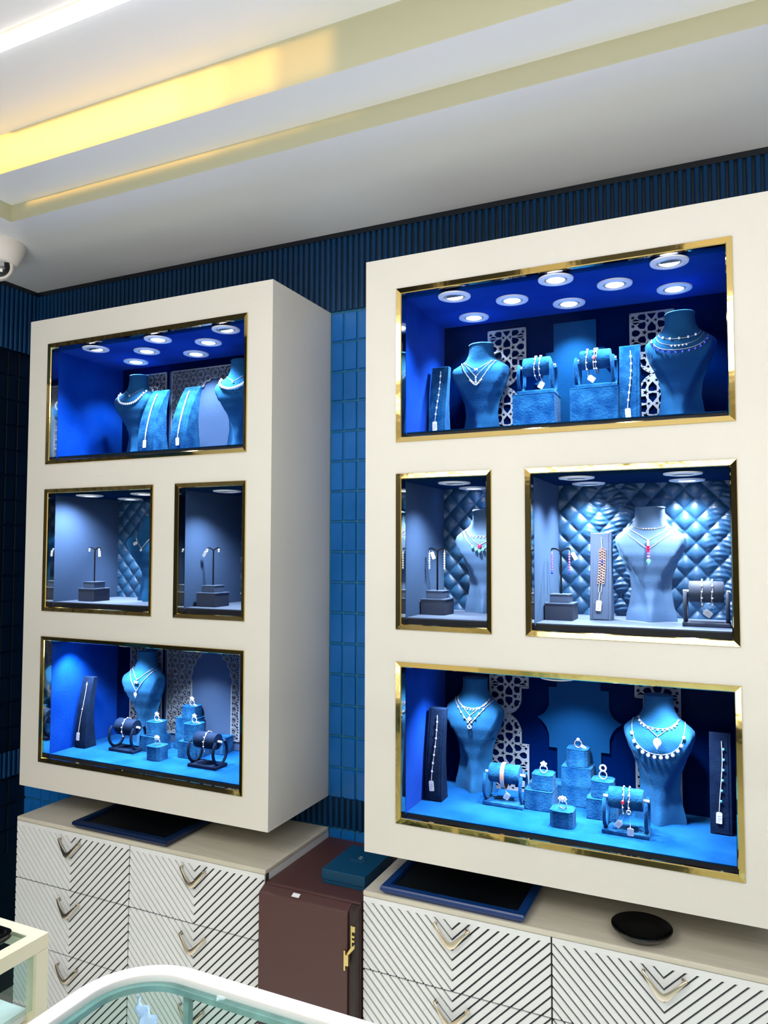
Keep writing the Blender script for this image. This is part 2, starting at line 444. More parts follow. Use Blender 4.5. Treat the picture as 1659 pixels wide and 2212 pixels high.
def shield_holes(xc, zc, n=6):
    """openings of the large fretwork: five-pointed stars between shields, mirrored cell by cell and about the cusp height zc"""
    k = .0785e-3; V_ = 360
    def star(cu, cv, a0, r=100, q=40): return [(cu + (r if i % 2 == 0 else q) * math.cos(a0 + i * PI / 5), cv + (r if i % 2 == 0 else q) * math.sin(a0 + i * PI / 5)) for i in range(10)]
    polys = [[(0, 330), (-122, 178), (-122, 45), (0, 22), (122, 45), (122, 178)], star(-212, 0, 0), star(-552, 226, 0, 85, 34), star(-118, 360, PI, 70, 28),
             [(-425, 223), (-355, 310), (-190, 338), (-165, 222), (-215, 108), (-350, 125)],
             [(-325, 0), (-395, 84), (-500, 112), (-585, 60), (-585, -60), (-500, -112), (-395, -84)],
             [(-590, 345), (-470, 345), (-330, 345), (-385, 305), (-480, 268), (-560, 320)]]
    out = []
    for P in polys:
        for su in ((1, -1) if P[0][0] != 0 else (1,)):
            for sv in ((1, -1) if not (abs(sum(p[1] for p in P)) < 5 or P is polys[1] or P is polys[3]) else (1,)):
                for j in range(-n, n + 1):
                    Q = [(xc + su * u * k, zc + .102 + (sv * v + j * 2 * V_) * k) for u, v in P]
                    if min(q[1] for q in Q) > zc + .004:
                        out.append(Q); out.append([(a, 2 * zc - b) for a, b in Q])
    return out
def pierced_panel(poly, holes, border, y0, y1):
    from mathutils.geometry import delaunay_2d_cdt
    V, E = [], []
    def add(P):
        b = len(V); V.extend(Vector(p) for p in P); E.extend((b + i, b + (i + 1) % len(P)) for i in range(len(P)))
    add(poly)
    xs, zs = [p[0] for p in poly], [p[1] for p in poly]
    holes = [h for h in holes if max(p[0] for p in h) > min(xs) and min(p[0] for p in h) < max(xs) and max(p[1] for p in h) > min(zs) and min(p[1] for p in h) < max(zs)]
    for h in holes: add(h)
    vo, eo, fo = delaunay_2d_cdt(V, E, [], 0, 1e-7)[:3]
    mb = MB(); bv = [mb.bm.verts.new((v.x, y1, v.y)) for v in vo]
    for f in fo:
        c = (sum(vo[i].x for i in f) / len(f), sum(vo[i].y for i in f) / len(f))
        if inside(c, poly) and not any(inside(c, h) for h in holes): mb.face([bv[i] for i in f])
    bmesh.ops.delete(mb.bm, geom=[v for v in mb.bm.verts if not v.link_faces], context='VERTS')
    g = bmesh.ops.extrude_face_region(mb.bm, geom=mb.bm.faces[:])
    for v in [q for q in g['geom'] if isinstance(q, bmesh.types.BMVert)]: v.co.y = y0
    for i in range(len(poly)): bar(mb, poly[i], poly[(i+1) % len(poly)], border, y0 - .0004, y1)
    return mb
def rosette_segs(s, x0, x1, za, zb):
    """twelve-pointed rosettes with triangles between them"""
    ap = s / 2; R_ = ap / math.cos(PI / 12); segs = []
    n = int(max(x1 - x0, zb - za) / s) + 3
    for i in range(-n, n + 1):
        for j in range(-n, n + 1):
            c = Vector((x0 + .01, za + .012)) + Vector((0, 1)) * (s * i) + Vector((math.cos(PI/6), math.sin(PI/6))) * (s * j)
            if not (x0 - s < c.x < x1 + s and za - s < c.y < zb + s): continue
            D = [c + Vector((math.cos(PI/12 + k*PI/6), math.sin(PI/12 + k*PI/6))) * R_ for k in range(12)]
            M_ = [(D[k] + D[(k+1) % 12]) / 2 for k in range(12)]
            for k in range(12): segs.append((M_[k], M_[(k + 5) % 12]))
            for off in (0, 1):
                t0 = c + Vector((math.cos(PI/3 * off), math.sin(PI/3 * off))) * (s / math.sqrt(3))
                vs = sorted(((p - t0).length, m, p) for m, p in enumerate(D))[:2]
                v0 = vs[0][2] - t0
                P = [t0 + Vector((v0.x * math.cos(a) - v0.y * math.sin(a), v0.x * math.sin(a) + v0.y * math.cos(a))) for a in (0, 2*PI/3, 4*PI/3)]
                segs += pic([(p.x, p.y) for p in P], math.radians(75))
    return segs
def lattice(poly, segs, bw, border, y0, y1, holes=None):
    mb = MB(); n = len(poly)
    seen = set()
    for a, b in segs:
        for s_, e_ in clip_seg(a, b, poly):
            key = (round((s_[0]+e_[0]) * 4000), round((s_[1]+e_[1]) * 4000))
            if key in seen: continue
            seen.add(key); bar(mb, s_, e_, bw, y0 + .0004, y1)
    for i in range(n): bar(mb, poly[i], poly[(i+1)%n], border, y0, y1)
    return mb

def arc_pts(x0, za, x1, zb, bulge, n=6):
    out = []
    for k in range(n + 1):
        t_ = k / n; x = x0 + (x1 - x0) * t_; z = za + (zb - za) * t_
        L_ = math.hypot(x1 - x0, zb - za); nx, nz = -(zb - za) / L_, (x1 - x0) / L_
        b_ = math.sin(PI * t_) * bulge; out.append((x + nx * b_, z + nz * b_))
    return out

def star_edge_panel(xs, xe, ztop, zbot, zc, flip=False):
    """panel whose straight side is at xs, whose stepped and cusped side reaches to xe; zc height of the cusp"""
    s = 1 if xe > xs else -1
    w = abs(xe - xs)
    P = lambda u, z: (xs + s * u, z)
    inn = w - .019; cusp = w - .053
    right = [P(w, ztop), P(w, zc + .069), P(inn, zc + .069), P(inn, zc + .034)]
    a = P(inn, zc + .034); b = P(cusp, zc)
    right += arc_pts(a[0], a[1], b[0], b[1], -.007 * s * -1 if s > 0 else -.007, 5)[1:]
    a2 = P(inn, zc - .040)
    right += arc_pts(b[0], b[1], a2[0], a2[1], .007 if s > 0 else -.007, 5)[1:]
    right += [P(inn, zc - .075), P(w, zc - .075), P(w, zbot)]
    return [P(0, zbot), P(0, ztop)] + right

def medallion(cx, zc, zt, zb):
    pts = []
    def side(s):
        P = lambda u, z: (cx + s * u, z)
        q = [P(.053, zt), P(.053, zc + .077), P(.073, zc + .077), P(.073, zc + .033)]
        q += arc_pts(*P(.073, zc + .033), *P(.103, zc), (.006 * -s), 5)[1:]
        q += arc_pts(*P(.103, zc), *P(.073, zc - .042), (.006 * -s) , 5)[1:]
        q += [P(.073, zc - .072), P(.053, zc - .072), P(.053, zb)]
        return q
    return side(1) + side(-1)[::-1]

def arch_panel(x0, x1, za, zb, xa, xb, zspring, zapex):
    """rectangle with a multi-lobed arch opening, as one outline"""
    cx = (xa + xb) / 2; hw = (xb - xa) / 2; n = 5; pts = []
    key = [(xa + hw * (1 - math.cos(t_)) * 1.0, zspring + (zapex - zspring) * math.sin(t_)) for t_ in [PI/2 * k / n for k in range(n + 1)]]
    left = [(xa, za), (xa, zspring)]
    for a, b in zip(key, key[1:]): left += arc_pts(a[0], a[1], b[0], b[1], .006, 4)[1:]
    right = [(2 * cx - x, z) for x, z in left[::-1]][1:]
    return [(x0, za), (x0, zb), (x1, zb), (x1, za)] + right + left[::-1][0:0] , left, right
def arch_outline(x0, x1, za, zb, xa, xb, zs, zap):
    _, left, right = arch_panel(x0, x1, za, zb, xa, xb, zs, zap)
    return [(x0, za), (x0, zb), (x1, zb), (x1, za)] + right[::-1] + left[::-1]

def niche(cab, x0, x1, lvl, style, extra=None):
    za, zb = {'top': TOP, 'mid': MID, 'bot': BOT}[lvl]
    fz = FLOORZ[lvl]
    xi0, xi1, zc = x0 + .012, x1 - .012, zb - .0165
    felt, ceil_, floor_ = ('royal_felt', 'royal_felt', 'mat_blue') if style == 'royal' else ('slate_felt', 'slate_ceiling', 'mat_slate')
    obj('brass_frame', frame_mesh(x0, x1, za, zb), 'brass', cab)
    obj('mirror_edging', MB().box(x0 + .0085, x0 + .0115, F + .0075, F + .028, za + .002, zb - .002).box(x1 - .0115, x1 - .0085, F + .0075, F + .028, za + .002, zb - .002).box(x0 + .0120, x1 - .0120, F + .0075, F + .028, zb - .0115, zb - .0085), 'mirror', cab)
    obj('void_black_strip', MB().box(x0 + .001, x1 - .001, F + .0075, F + .0315, za + .0003, za + .0018), 'edge_black', cab)  # black strip put in for the dark void behind the frame
    lin = MB(); e = .006
    lin.mi = 0
    lin.box(xi0 - e, xi0, F + .0285, BACK, za, zc + e); lin.box(xi1, xi1 + e, F + .0285, BACK, za, zc + e)
    lin.mi = 1; lin.box(xi0, xi1, F + .0285, BACK, zc, zc + e)
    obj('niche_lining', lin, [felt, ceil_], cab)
    if style == 'royal':
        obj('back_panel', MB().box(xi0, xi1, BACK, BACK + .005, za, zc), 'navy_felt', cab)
    else:
        obj('quilted_back_panel', quilt_mesh(xi0 + .0005, xi1 - .0005, fz - .01, zc, BACK - .003), ['quilt_leather', 'stitch'], cab, smooth=True, angle=80)
    fl = MB(); fl.mi = 0; fl.box(xi0 + .0015, xi1 - .0015, F + .030, BACK - .0005, fz - .003, fz - .0003)
    fl.mi = 1; fl.box(xi0 + .0015, xi1 - .0015, F + .032, BACK - .0005, za + .001, fz - .003)
    obj('shelf_pad', fl, [floor_, 'edge_black'], cab)
    obj('glass_pane', MB().box(x0 + .013, x1 - .013, F + .0225, F + .0255, za + .0025, zb - .0125), 'clear_glass', cab)
    return zc

def cabinet(label, x0, x1, openings):
    za, zb = 0.81, 2.2157
    cab = thing('display_cabinet', label, 'cabinet', (0, 0, 0))
    xs = sorted({x0, x1} | {o_[0] for o_ in openings} | {o_[1] for o_ in openings})
    zs = sorted({za, zb} | {v for o_ in openings for v in {'top': TOP, 'mid': MID, 'bot': BOT}[o_[2]]})
    mb = MB(); cache = {}
    def V(x, y, z):
        k = (round(x, 5), round(y, 5), round(z, 5))
        if k not in cache: cache[k] = mb.bm.verts.new((x, y, z))
        return cache[k]
    hole = {}
    for i in range(len(xs) - 1):
        for j in range(len(zs) - 1):
            cx, cz = (xs[i] + xs[i+1]) / 2, (zs[j] + zs[j+1]) / 2
            h = any(o_[0] < cx < o_[1] and {'top': TOP, 'mid': MID, 'bot': BOT}[o_[2]][0] < cz < {'top': TOP, 'mid': MID, 'bot': BOT}[o_[2]][1] for o_ in openings)
            hole[i, j] = h
            if not h: mb.face([V(xs[i], F, zs[j]), V(xs[i+1], F, zs[j]), V(xs[i+1], F, zs[j+1]), V(xs[i], F, zs[j+1])])
    nx, nz = len(xs) - 1, len(zs) - 1; yb = W - .0005; yr = BACK + .0062
    for i in range(nx):
        mb.face([V(xs[i], F, za), V(xs[i], yb, za), V(xs[i+1], yb, za), V(xs[i+1], F, za)])
        mb.face([V(xs[i], F, zb), V(xs[i], yb, zb), V(xs[i+1], yb, zb), V(xs[i+1], F, zb)])
    for j in range(nz):
        for x in (x0, x1): mb.face([V(x, F, zs[j]), V(x, yb, zs[j]), V(x, yb, zs[j+1]), V(x, F, zs[j+1])])
    for i in range(nx):
        for j in range(nz):
            if not hole[i, j]: continue
            if not hole.get((i-1, j)): mb.face([V(xs[i], F, zs[j]), V(xs[i], yr, zs[j]), V(xs[i], yr, zs[j+1]), V(xs[i], F, zs[j+1])])
            if not hole.get((i+1, j)): mb.face([V(xs[i+1], F, zs[j]), V(xs[i+1], yr, zs[j]), V(xs[i+1], yr, zs[j+1]), V(xs[i+1], F, zs[j+1])])
            if not hole.get((i, j-1)): mb.face([V(xs[i], F, zs[j]), V(xs[i], yr, zs[j]), V(xs[i+1], yr, zs[j]), V(xs[i+1], F, zs[j])])
            if not hole.get((i, j+1)): mb.face([V(xs[i], F, zs[j+1]), V(xs[i], yr, zs[j+1]), V(xs[i+1], yr, zs[j+1]), V(xs[i+1], F, zs[j+1])])
    for i in range(nx):
        for j in range(nz):
            mb.face([V(xs[i], yb, zs[j]), V(xs[i+1], yb, zs[j]), V(xs[i+1], yb, zs[j+1]), V(xs[i], yb, zs[j+1])])
            if hole[i, j]: mb.face([V(xs[i], yr, zs[j]), V(xs[i+1], yr, zs[j]), V(xs[i+1], yr, zs[j+1]), V(xs[i], yr, zs[j+1])])
    obj('cabinet_body', mb, 'cream_lacquer', cab)
    return cab

LX = (-1.9479, -1.0622); RX = (-0.7933, 0.16)
La, Lb, Lc, Ld = -1.8691, -1.1396, -1.4491, -1.3718
Ra, Rb, Rc, Rd = -0.7119, 0.0126, -0.4814, -0.4047
RX1 = 0.094
cabL = cabinet('left cream wall cabinet with four brass-framed lit blue niches', LX[0], LX[1], [(La, Lb, 'top'), (La, Lc, 'mid'), (Ld, Lb, 'mid'), (La, Lb, 'bot')])
cabR = cabinet('right cream wall cabinet with four brass-framed lit blue niches, running off the frame', RX[0], RX1, [(Ra, Rb, 'top'), (Ra, Rc, 'mid'), (Rd, Rb, 'mid'), (Ra, Rb, 'bot')])
for cab, a, b in ((cabL, La, Lb), (cabR, Ra, Rb)):
    zct = niche(cab, a, b, 'top', 'royal')
    zcb = niche(cab, a, b, 'bot', 'royal')
zcm = niche(cabL, La, Lc, 'mid', 'slate'); niche(cabL, Ld, Lb, 'mid', 'slate')
niche(cabR, Ra, Rc, 'mid', 'slate'); niche(cabR, Rd, Rb, 'mid', 'slate')

# fretwork and medallions on the backs of the royal-blue niches
for lvl, zt, zcus, cnt in (('top', 2.094, 1.944, 0), ('bot', 1.199, 1.097, 1)):
    zb_ = FLOORZ[lvl]
    if lvl == 'bot': zt = 1.238
    for xs_, xe_ in ((-0.574, -0.475), (-0.115, -0.214)):
        poly = star_edge_panel(xs_, xe_, zt, zb_ + .001, zcus)
        xa_, xb_ = min(xs_, xe_), max(xs_, xe_)
        obj('fretwork_panel', pierced_panel(poly, shield_holes((xa_ + xb_) / 2, zcus), .0042, BACK - .005, BACK - .001), 'fret_white', cabR)
    obj('medallion_backdrop', MB().prism(medallion(-.3485, zcus, zt, zb_ + .001), BACK - .006, BACK - .0005, 'y'), 'backdrop_blue', cabR)
for lvl, zt, zs_, zap in (('top', 2.093, 1.945, 2.056), ('bot', 1.222, 1.10, 1.198)):
    zb_ = FLOORZ[lvl] + (.001 if lvl == 'top' else .03)
    segs = rosette_segs(.033, -1.80, -1.66, zb_, zt)
    obj('fretwork_strip', lattice([(-1.796, zb_), (-1.796, zt), (-1.667, zt), (-1.667, zb_)], segs, .0016, .004, BACK - .005, BACK - .001), 'fret_white', cabL)
    xa_, xb_ = -1.545, -1.392
    poly = arch_outline(-1.642, -1.362 if lvl == 'bot' else -1.30, zb_, zt, xa_, xb_, zs_, zap)
    segs = rosette_segs(.033, -1.65, -1.29, zb_, zt)
    obj('fretwork_arch_panel', lattice(poly, segs, .0016, .004, BACK - .005, BACK - .001), 'fret_white', cabL)
    obj('arch_backdrop', MB().box(-1.655, -1.28, BACK - .0008, BACK - .0001, FLOORZ[lvl] + .001, zt + .001), 'slate_felt', cabL)

# ------------------------------------------------------------------ downlights
def downlight(x, y, z, label, group, power, tilt=(0, 0), size=104, shade=None):
    t = thing('recessed_downlight', label, 'downlight', (x, y, z - .0009), 0, group)
    obj('trim_ring', MB().lathe([(.0255, .0), (.0255, -.003), (.028, -.0045), (.038, -.003), (.039, 0)], seg=40, cap0=False, cap1=False), 'trim_white', t, smooth=True)
    gm = Matrix.Identity(4)
    obj('gimbal', MB().lathe([(.0252, -.0005), (.0205, -.0035), (.019, -.001), (.019, -.0005)], seg=32, cap0=False, cap1=False).move(gm), 'reflector', t, smooth=True)
    obj('lamp_face', MB().lathe([(.0192, -.0012), (.0192, -.0022), (.012, -.0028)], seg=28).move(gm), 'lamp_glow', t, smooth=True)
    if shade is not None:
        a0 = math.acos(max(-1, min(1, shade))); R_ = .0200
        pts = [(R_ * math.sin(a), -R_ * math.cos(a)) for a in [-a0 + 2 * a0 * k / 18 for k in range(19)]]
        obj('shaded_face_plate', MB().prism(pts, -.0036, -.0030, 'z'), 'shaded_face_grey', t)  # added grey plate stands for the shaded part of the lamp face
    l = bpy.data.lights.new('spot_lamp', 'SPOT'); l.energy = power * 8.2; l.spot_size = math.radians(size); l.spot_blend = 0.85
    l.shadow_soft_size = 0.012; l.color = (0.86, 0.93, 1.0)
    o_ = bpy.data.objects.new('spot_lamp', l); C.objects.link(o_); o_.parent = t; o_.location = (0, 0, -.008); o_.rotation_euler = (tilt[0], tilt[1], 0)
    return t

gR = 'downlights in the top niche of the right cabinet'
zT = TOP[1] - .0165; zM = MID[1] - .0165; zB = BOT[1] - .0165
PW = 2.1
lab8 = ['half-shaded round downlight at the front left', 'round downlight nearest the back left corner', 'second round downlight from the left',
        'front round downlight left of the centre', 'rear round downlight behind the centre', 'middle-row round downlight right of the centre', 'tilted round downlight at the front right corner', 'round downlight nearest the back right corner']
for (p, l_) in zip([(-.586, 1.655), (-.594, 1.828), (-.468, 1.737), (-.343, 1.642), (-.348, 1.818), (-.228, 1.727), (-.106, 1.640), (-.107, 1.814)], lab8):
    tl = (0, 0)
    if 'half' in l_: tl = (-.25, 0)
    if 'tilted' in l_: tl = (-.3, .1)
    downlight(p[0], p[1], zT, (l_ + ' of the right cabinet top niche').replace('second round downlight from the left in the middle', 'second round downlight from the left'), gR, PW * 1.25, tl, shade=(0.1 if tl[0] else None))
for (p, l_) in zip([(-1.726, 1.648), (-1.728, 1.818), (-1.604, 1.732), (-1.484, 1.646), (-1.488, 1.820), (-1.371, 1.731), (-1.246, 1.648)], lab8):
    tl = (0, 0)
    if 'half' in l_: tl = (-.25, 0)
    if 'tilted' in l_: tl = (-.3, .1)
    downlight(p[0], p[1], zT, (l_ if 'tilted' in l_ else l_).replace('tilted', 'half-shaded') .replace('middle-row round', 'middle-row round') + ' of the left cabinet top niche' if 'tilted' not in l_ else 'half-shaded round downlight at the far right front of the left cabinet top niche', 'downlights in the top niche of the left cabinet', PW * 1.25, tl, shade=(0.1 if tl[0] else None))
gM = 'downlights in the middle niches'
for (x, y, l_) in [(-1.745, 1.655, 'front left round downlight above the left cabinet stud earrings'), (-1.745, 1.822, 'rear round downlight above the left cabinet middle-left niche'), (-1.545, 1.668, 'front right downlight cut by the brass frame, left cabinet middle-left niche'),
                   (-1.255, 1.675, 'dim round downlight in the narrow middle niche of the left cabinet'),
                   (-.597, 1.682, 'dim front round downlight in the narrow middle niche of the right cabinet'), (-.602, 1.846, 'bright rear round downlight in the narrow middle niche of the right cabinet'),
                   (-.307, 1.668, 'front left dim round downlight above the quilted wide niche'), (-.308, 1.828, 'rear left dim round downlight above the quilted wide niche'),
                   (-.088, 1.660, 'front right dim round downlight above the quilted wide niche'), (-.088, 1.826, 'rear right round downlight above the quilted wide niche')]:
    downlight(x, y, zM, l_, gM, 1.9, ((0, .42) if 'stud' in l_ else (0, 0)), size=(70 if 'bright' in l_ or 'cut by' in l_ or 'rear round downlight above the left' in l_ else 126), shade=(-.6 if 'dim' in l_ else None))
for spots_, word in (([(-.60, 1.735), (-.47, 1.69), (-.35, 1.77), (-.23, 1.69), (-.11, 1.735), (-.35, 1.66)], 'right'), ([(-1.81, 1.69), (-1.70, 1.745), (-1.59, 1.68), (-1.47, 1.76), (-1.36, 1.68), (-1.23, 1.73)], 'left')):
    for sx_, y in spots_:
        downlight(sx_, y, zB, 'round downlight hidden behind the frame over the %s cabinet bottom niche' % word, 'downlights hidden in the bottom niche of the %s cabinet' % word, PW)

# ------------------------------------------------------------------ display busts
KEY = [ # h, half width, front depth, back depth, ridge fraction, centre y, neck blend (0 neck, 1 shield)
 (0.00, .0555, .036, .022, .11, .006, 1), (.015, .0555, .036, .022, .11, .006, 1), (.06, .0535, .034, .020, .12, .006, 1), (.15, .0475, .029, .016, .16, .008, 1),
 (.27, .0430, .027, .012, .30, .010, 1), (.38, .0455, .033, .012, .54, .010, 1), (.50, .0570, .043, .012, .74, .010, 1),
 (.59, .0685, .047, .014, .85, .008, 1), (.68, .0760, .042, .018, .91, .004, .95), (.73, .0765, .035, .020, .90, .002, .8),
 (.765, .0680, .030, .021, .85, .003, .5), (.80, .0540, .027, .023, .8, .004, .25), (.84, .0400, .027, .024, .7, .005, .08), (.90, .0330, .027, .025, .6, .006, 0), (.985, .0315, .027, .026, .6, .007, 0)]
def bust_rings(H, wide=1.0):
    def interp(h):
        ks = KEY
        for i in range(len(ks) - 1):
            if h <= ks[i+1][0] + 1e-9:
                a, b = ks[i], ks[i+1]; t_ = (h - a[0]) / (b[0] - a[0])
                t_ = t_ * .6 + (t_*t_*(3-2*t_)) * .4
                return [a[k] + (b[k] - a[k]) * t_ for k in range(7)]
        return list(ks[-1])
    rings = []; n = 30
    hs = [i / 44 * .985 for i in range(45)]
    for h in hs:
        _, w, df, db, r, cy, bl = interp(h); ring = []; w *= wide
        for i in range(n):
            s = -math.cos(PI * i / n); a = abs(s)
            neck = math.sqrt(max(0, 1 - s * s))
            if a <= r: sh = 1 - .10 * (a / r) ** 2
            else: sh = .90 * (1 - (a - r) / (1 - r)) ** 2.4
            if r > .7: sh = max(sh, neck * .75)
            ring.append((w * s, cy - df * (sh * bl + neck * (1 - bl)), h * H))
        for i in range(n):
            s = math.cos(PI * i / n); ring.append((w * s, cy + db * math.sqrt(max(0, 1 - s * s)), h * H))
        rings.append(ring)
    return rings
BUST = {}
def bust(key, label, x, y, fz, H, velvet, rz=0, wide=1.0):
    t = thing('necklace_display_bust', label, 'display bust', (x, y, fz), rz, 'necklace busts in the niches')
    mb = MB().loft(bust_rings(H, wide)); bmesh.ops.recalc_face_normals(mb.bm, faces=mb.bm.faces)
    BUST[key] = (BVHTree.FromBMesh(mb.bm), t, H)
    obj('bust_body', mb, velvet, t, smooth=True, angle=70)
    cap = MB(); n = 36
    ring = lambda s, z: [(.0315*wide * s * math.cos(2*PI*i/n), .007 + .0265 * s * math.sin(2*PI*i/n), z) for i in range(n)]
    cap.loft([ring(1.03, .983*H), ring(1.06, .988*H), ring(1.04, .995*H), ring(.97, H)])
    obj('neck_cap', cap, velvet, t, smooth=True, angle=50)
    return t

def tag_mesh(mb, w=.011, h=.019, th=.0008):
    """price tag hanging down from the origin, in the xz plane; slot 0 white, slot 1 print"""
    mb.mi = 0
    c = .0022; hw = w / 2
    mb.prism([(-hw, -h + c*.5), (-hw + c*.5, -h), (hw - c*.5, -h), (hw, -h + c*.5), (hw, -c), (hw - c, 0), (-hw + c, 0), (-hw, -c)], -th, 0, 'y')
    mb.mi = 1
    for k, (a, b) in enumerate([(-.3, .3), (-.2, .35), (-.35, .1)]):
        z = -h * (.35 + .2 * k); mb.box(w * a, w * b, -th - .0002, -th, z - .0007, z)
    mb.mi = 0
    return mb
def price_tag(parent, loc, rot=(0, 0, 0), w=.011, h=.019, string_to=None):
    mb = tag_mesh(MB(), w, h)
    M_ = Matrix.Translation(loc) @ Matrix.Rotation(rot[2], 4, 'Z') @ Matrix.Rotation(rot[0], 4, 'X') @ Matrix.Rotation(rot[1], 4, 'Y')
    mb.move(M_)
    if string_to is not None:
        mb.mi = 0; mb.tube([loc, ((loc[0]+string_to[0])/2, (loc[1]+string_to[1])/2, (loc[2]+string_to[2])/2 - .001), string_to], .0004, 4)
    return obj('price_tag', mb, ['tag_white', 'tag_ink'], parent)

def necklace(key, label, zb_, shape='V', half=.042, ht=.825, r=.0009, metal='silver', beads=None, pend=None, tagpos=None, skew=0.0):
    """beads: (count, radius, material, drop, span) ; pend: list of (kind, size, material)"""
    bvh, bt, H = BUST[key]
    t = thing('necklace', label, 'necklace', bt.location, bt.rotation_euler.z, 'necklaces on the busts')
    ztop = ht * H; n = 44; pts = []
    def surf(x, z, off=.0012):
        hit = bvh.ray_cast(Vector((x, -.3, z)), Vector((0, 1, 0)))
        k = 0
        while hit[0] is None and k < 30:
            x *= .985; k += 1; hit = bvh.ray_cast(Vector((x, -.3, z)), Vector((0, 1, 0)))
        if hit[0] is None: return Vector((x, -off, z))
        return hit[0] + (hit[1] if hit[1].y < 0 else -hit[1]) * off
    def at(u):
        a = abs(u)
        s_ = (1 - a) if shape == 'V' else (1 - a ** 2.1) if shape == 'U' else (1 - a ** 1.45)
        x = half * u if shape == 'V' else half * math.sin(u * PI / 2) ** 1 if shape == 'U' else half * u
        return x + skew * s_, ztop - (ztop - zb_ * H) * s_
    for i in range(n + 1):
        u = -1 + 2 * i / n; pts.append(surf(*at(u), r + .0008))
    obj('chain', MB().tube(pts, r * .8, 5), metal, t, smooth=True)
    if beads:
        cnt, br, bm_, drop, span = beads; mb = MB()
        for i in range(cnt):
            u = (-1 + 2 * (i + .5) / cnt) * span; x, z = at(u); p = surf(x, z - drop, br * .92 + .0012)
            mb.ball(p, br, 8, 6, (1, .7, 1.15))
            if drop > .002: mb.tube([surf(x, z), p], .0005, 4)
        obj('gemstones', mb, bm_, t, smooth=True)
    if pend:
        x, z = at(0); zz = z
        for kind, sz, mm in pend:
            mb = MB(); p = surf(x, zz - sz, .0022 + sz * .42)
            if kind == 'drop':
                rings = []
                for k in range(9):
                    tt = k / 8; rr = sz * .62 * math.sin(PI * (tt ** .7)) + 1e-4
                    rings.append([(p.x + rr * math.cos(2*PI*q/10), p.y - .001 + rr * .45 * math.sin(2*PI*q/10), p.z + sz - tt * 2 * sz) for q in range(10)])
                rings = rings[::-1]; mb.loft(rings)
            elif kind == 'round': mb.ball(p, sz, 12, 8, (1, .45, 1))
            elif kind == 'bar': mb.box(p.x - sz * .45, p.x + sz * .45, p.y - .001, p.y + .001, p.z - sz, p.z + sz)
            elif kind == 'square': mb.prism([(p.x, p.z - sz), (p.x + sz, p.z), (p.x, p.z + sz), (p.x - sz, p.z)], p.y - .0012, p.y + .0008)
            elif kind == 'heartpair':
                mb.ball((p.x - sz * .55, p.y, p.z), sz * .7, 10, 6, (1, .4, 1.0)); mb.ball((p.x + sz * .55, p.y, p.z - sz * .1), sz * .7, 10, 6, (1, .4, 1.0))
            elif kind == 'ring': mb.torus(p, sz * .75, sz * .25, 'y', 16, 6)
            obj('pendant', mb, mm, t, smooth=True, angle=40)
            zz -= sz * 2.0
    if tagpos:
        x, z = at(tagpos[0]); p = surf(x, z, .004); price_tag(t, tuple(p), (0, tagpos[1], 0), .009, .016)
    return t

V_, S_ = 'bust_velvet', 'bust_slate'
bust('R1a', 'blue velvet bust on the left of the right cabinet top niche', -.583, 1.848, FLOORZ['top'], .256, V_)
bust('R1b', 'large blue velvet bust at the right end of the right cabinet top niche', -.0965, 1.803, FLOORZ['top'], .262, V_, 0, 1.0)
bust('R2', 'slate blue bust beside the narrow middle niche earring stand, right cabinet', -.570, 1.835, FLOORZ['mid'], .262, S_)
bust('R3', 'slate blue bust before the quilted back, wearing a red stone necklace', -.166, 1.785, FLOORZ['mid'], .258, S_)
bust('R4a', 'blue velvet bust at the left of the right cabinet bottom niche', -.603, 1.850, FLOORZ['bot'], .284, V_)
bust('R4b', 'blue velvet bust at the right of the right cabinet bottom niche', -.156, 1.815, FLOORZ['bot'], .283, V_)
bust('L1a', 'blue velvet bust with a collar of stones, left cabinet top niche beside two ramps', -1.720, 1.818, FLOORZ['top'], .276, V_)
bust('L1b', 'blue velvet bust half cut by the right frame of the left cabinet top niche', -1.312, 1.805, FLOORZ['top'], .282, V_)
bust('L2', 'blue bust cut by the frame of the left cabinet middle niche', -1.614, 1.775, FLOORZ['mid'], .260, V_)
bust('L4', 'blue velvet bust behind the ring blocks in the left cabinet bottom niche', -1.688, 1.842, FLOORZ['bot'], .288, V_)

necklace('R1a', 'short fine chain with a small pair pendant, right cabinet top niche', .715, 'C', .036, .80, .0007, pend=[('heartpair', .0045, 'diamond')])
necklace('R1a', 'fine V chain with a three-stone drop, right cabinet top niche', .63, 'V', .040, .80, .0007, pend=[('round', .0026, 'diamond'), ('round', .0022, 'diamond'), ('round', .0030, 'diamond')])
necklace('R1a', 'long chain ending in a fan of small stones, right cabinet top niche', .565, 'C', .046, .795, .0010, beads=(9, .0022, 'diamond', .003, .36))
necklace('R1b', 'choker chain with spaced stones on the large bust of the right cabinet top niche', .735, 'U', .044, .80, .0007, beads=(5, .0028, 'diamond', .001, .7))
necklace('R1b', 'middle chain with tiny stones on the large bust, right cabinet top niche', .675, 'U', .050, .795, .0007, beads=(5, .0022, 'diamond', .002, .25))
necklace('R1b', 'long necklace fringed with dark blue drops on the large top bust', .635, 'U', .060, .775, .0008, beads=(12, .0032, 'sapphire', .006, .9))
necklace('R2', 'short chain with tiny dangles on the slate bust of the narrow right cabinet niche', .735, 'U', .042, .80, .0009, beads=(7, .0018, 'diamond', .003, .5))
necklace('R2', 'chain with one round red stone on the slate bust', .66, 'C', .046, .80, .0009, pend=[('round', .0052, 'ruby')])
necklace('R2', 'chain with five round pale stones on the slate bust', .60, 'C', .054, .79, .0010, beads=(5, .0045, 'aqua_stone', .001, .42))
necklace('R3', 'silver toggle choker with chunky links on the red stone bust', .80, 'U', .036, .850, .0010, beads=(5, .0018, 'silver', .0, .25))
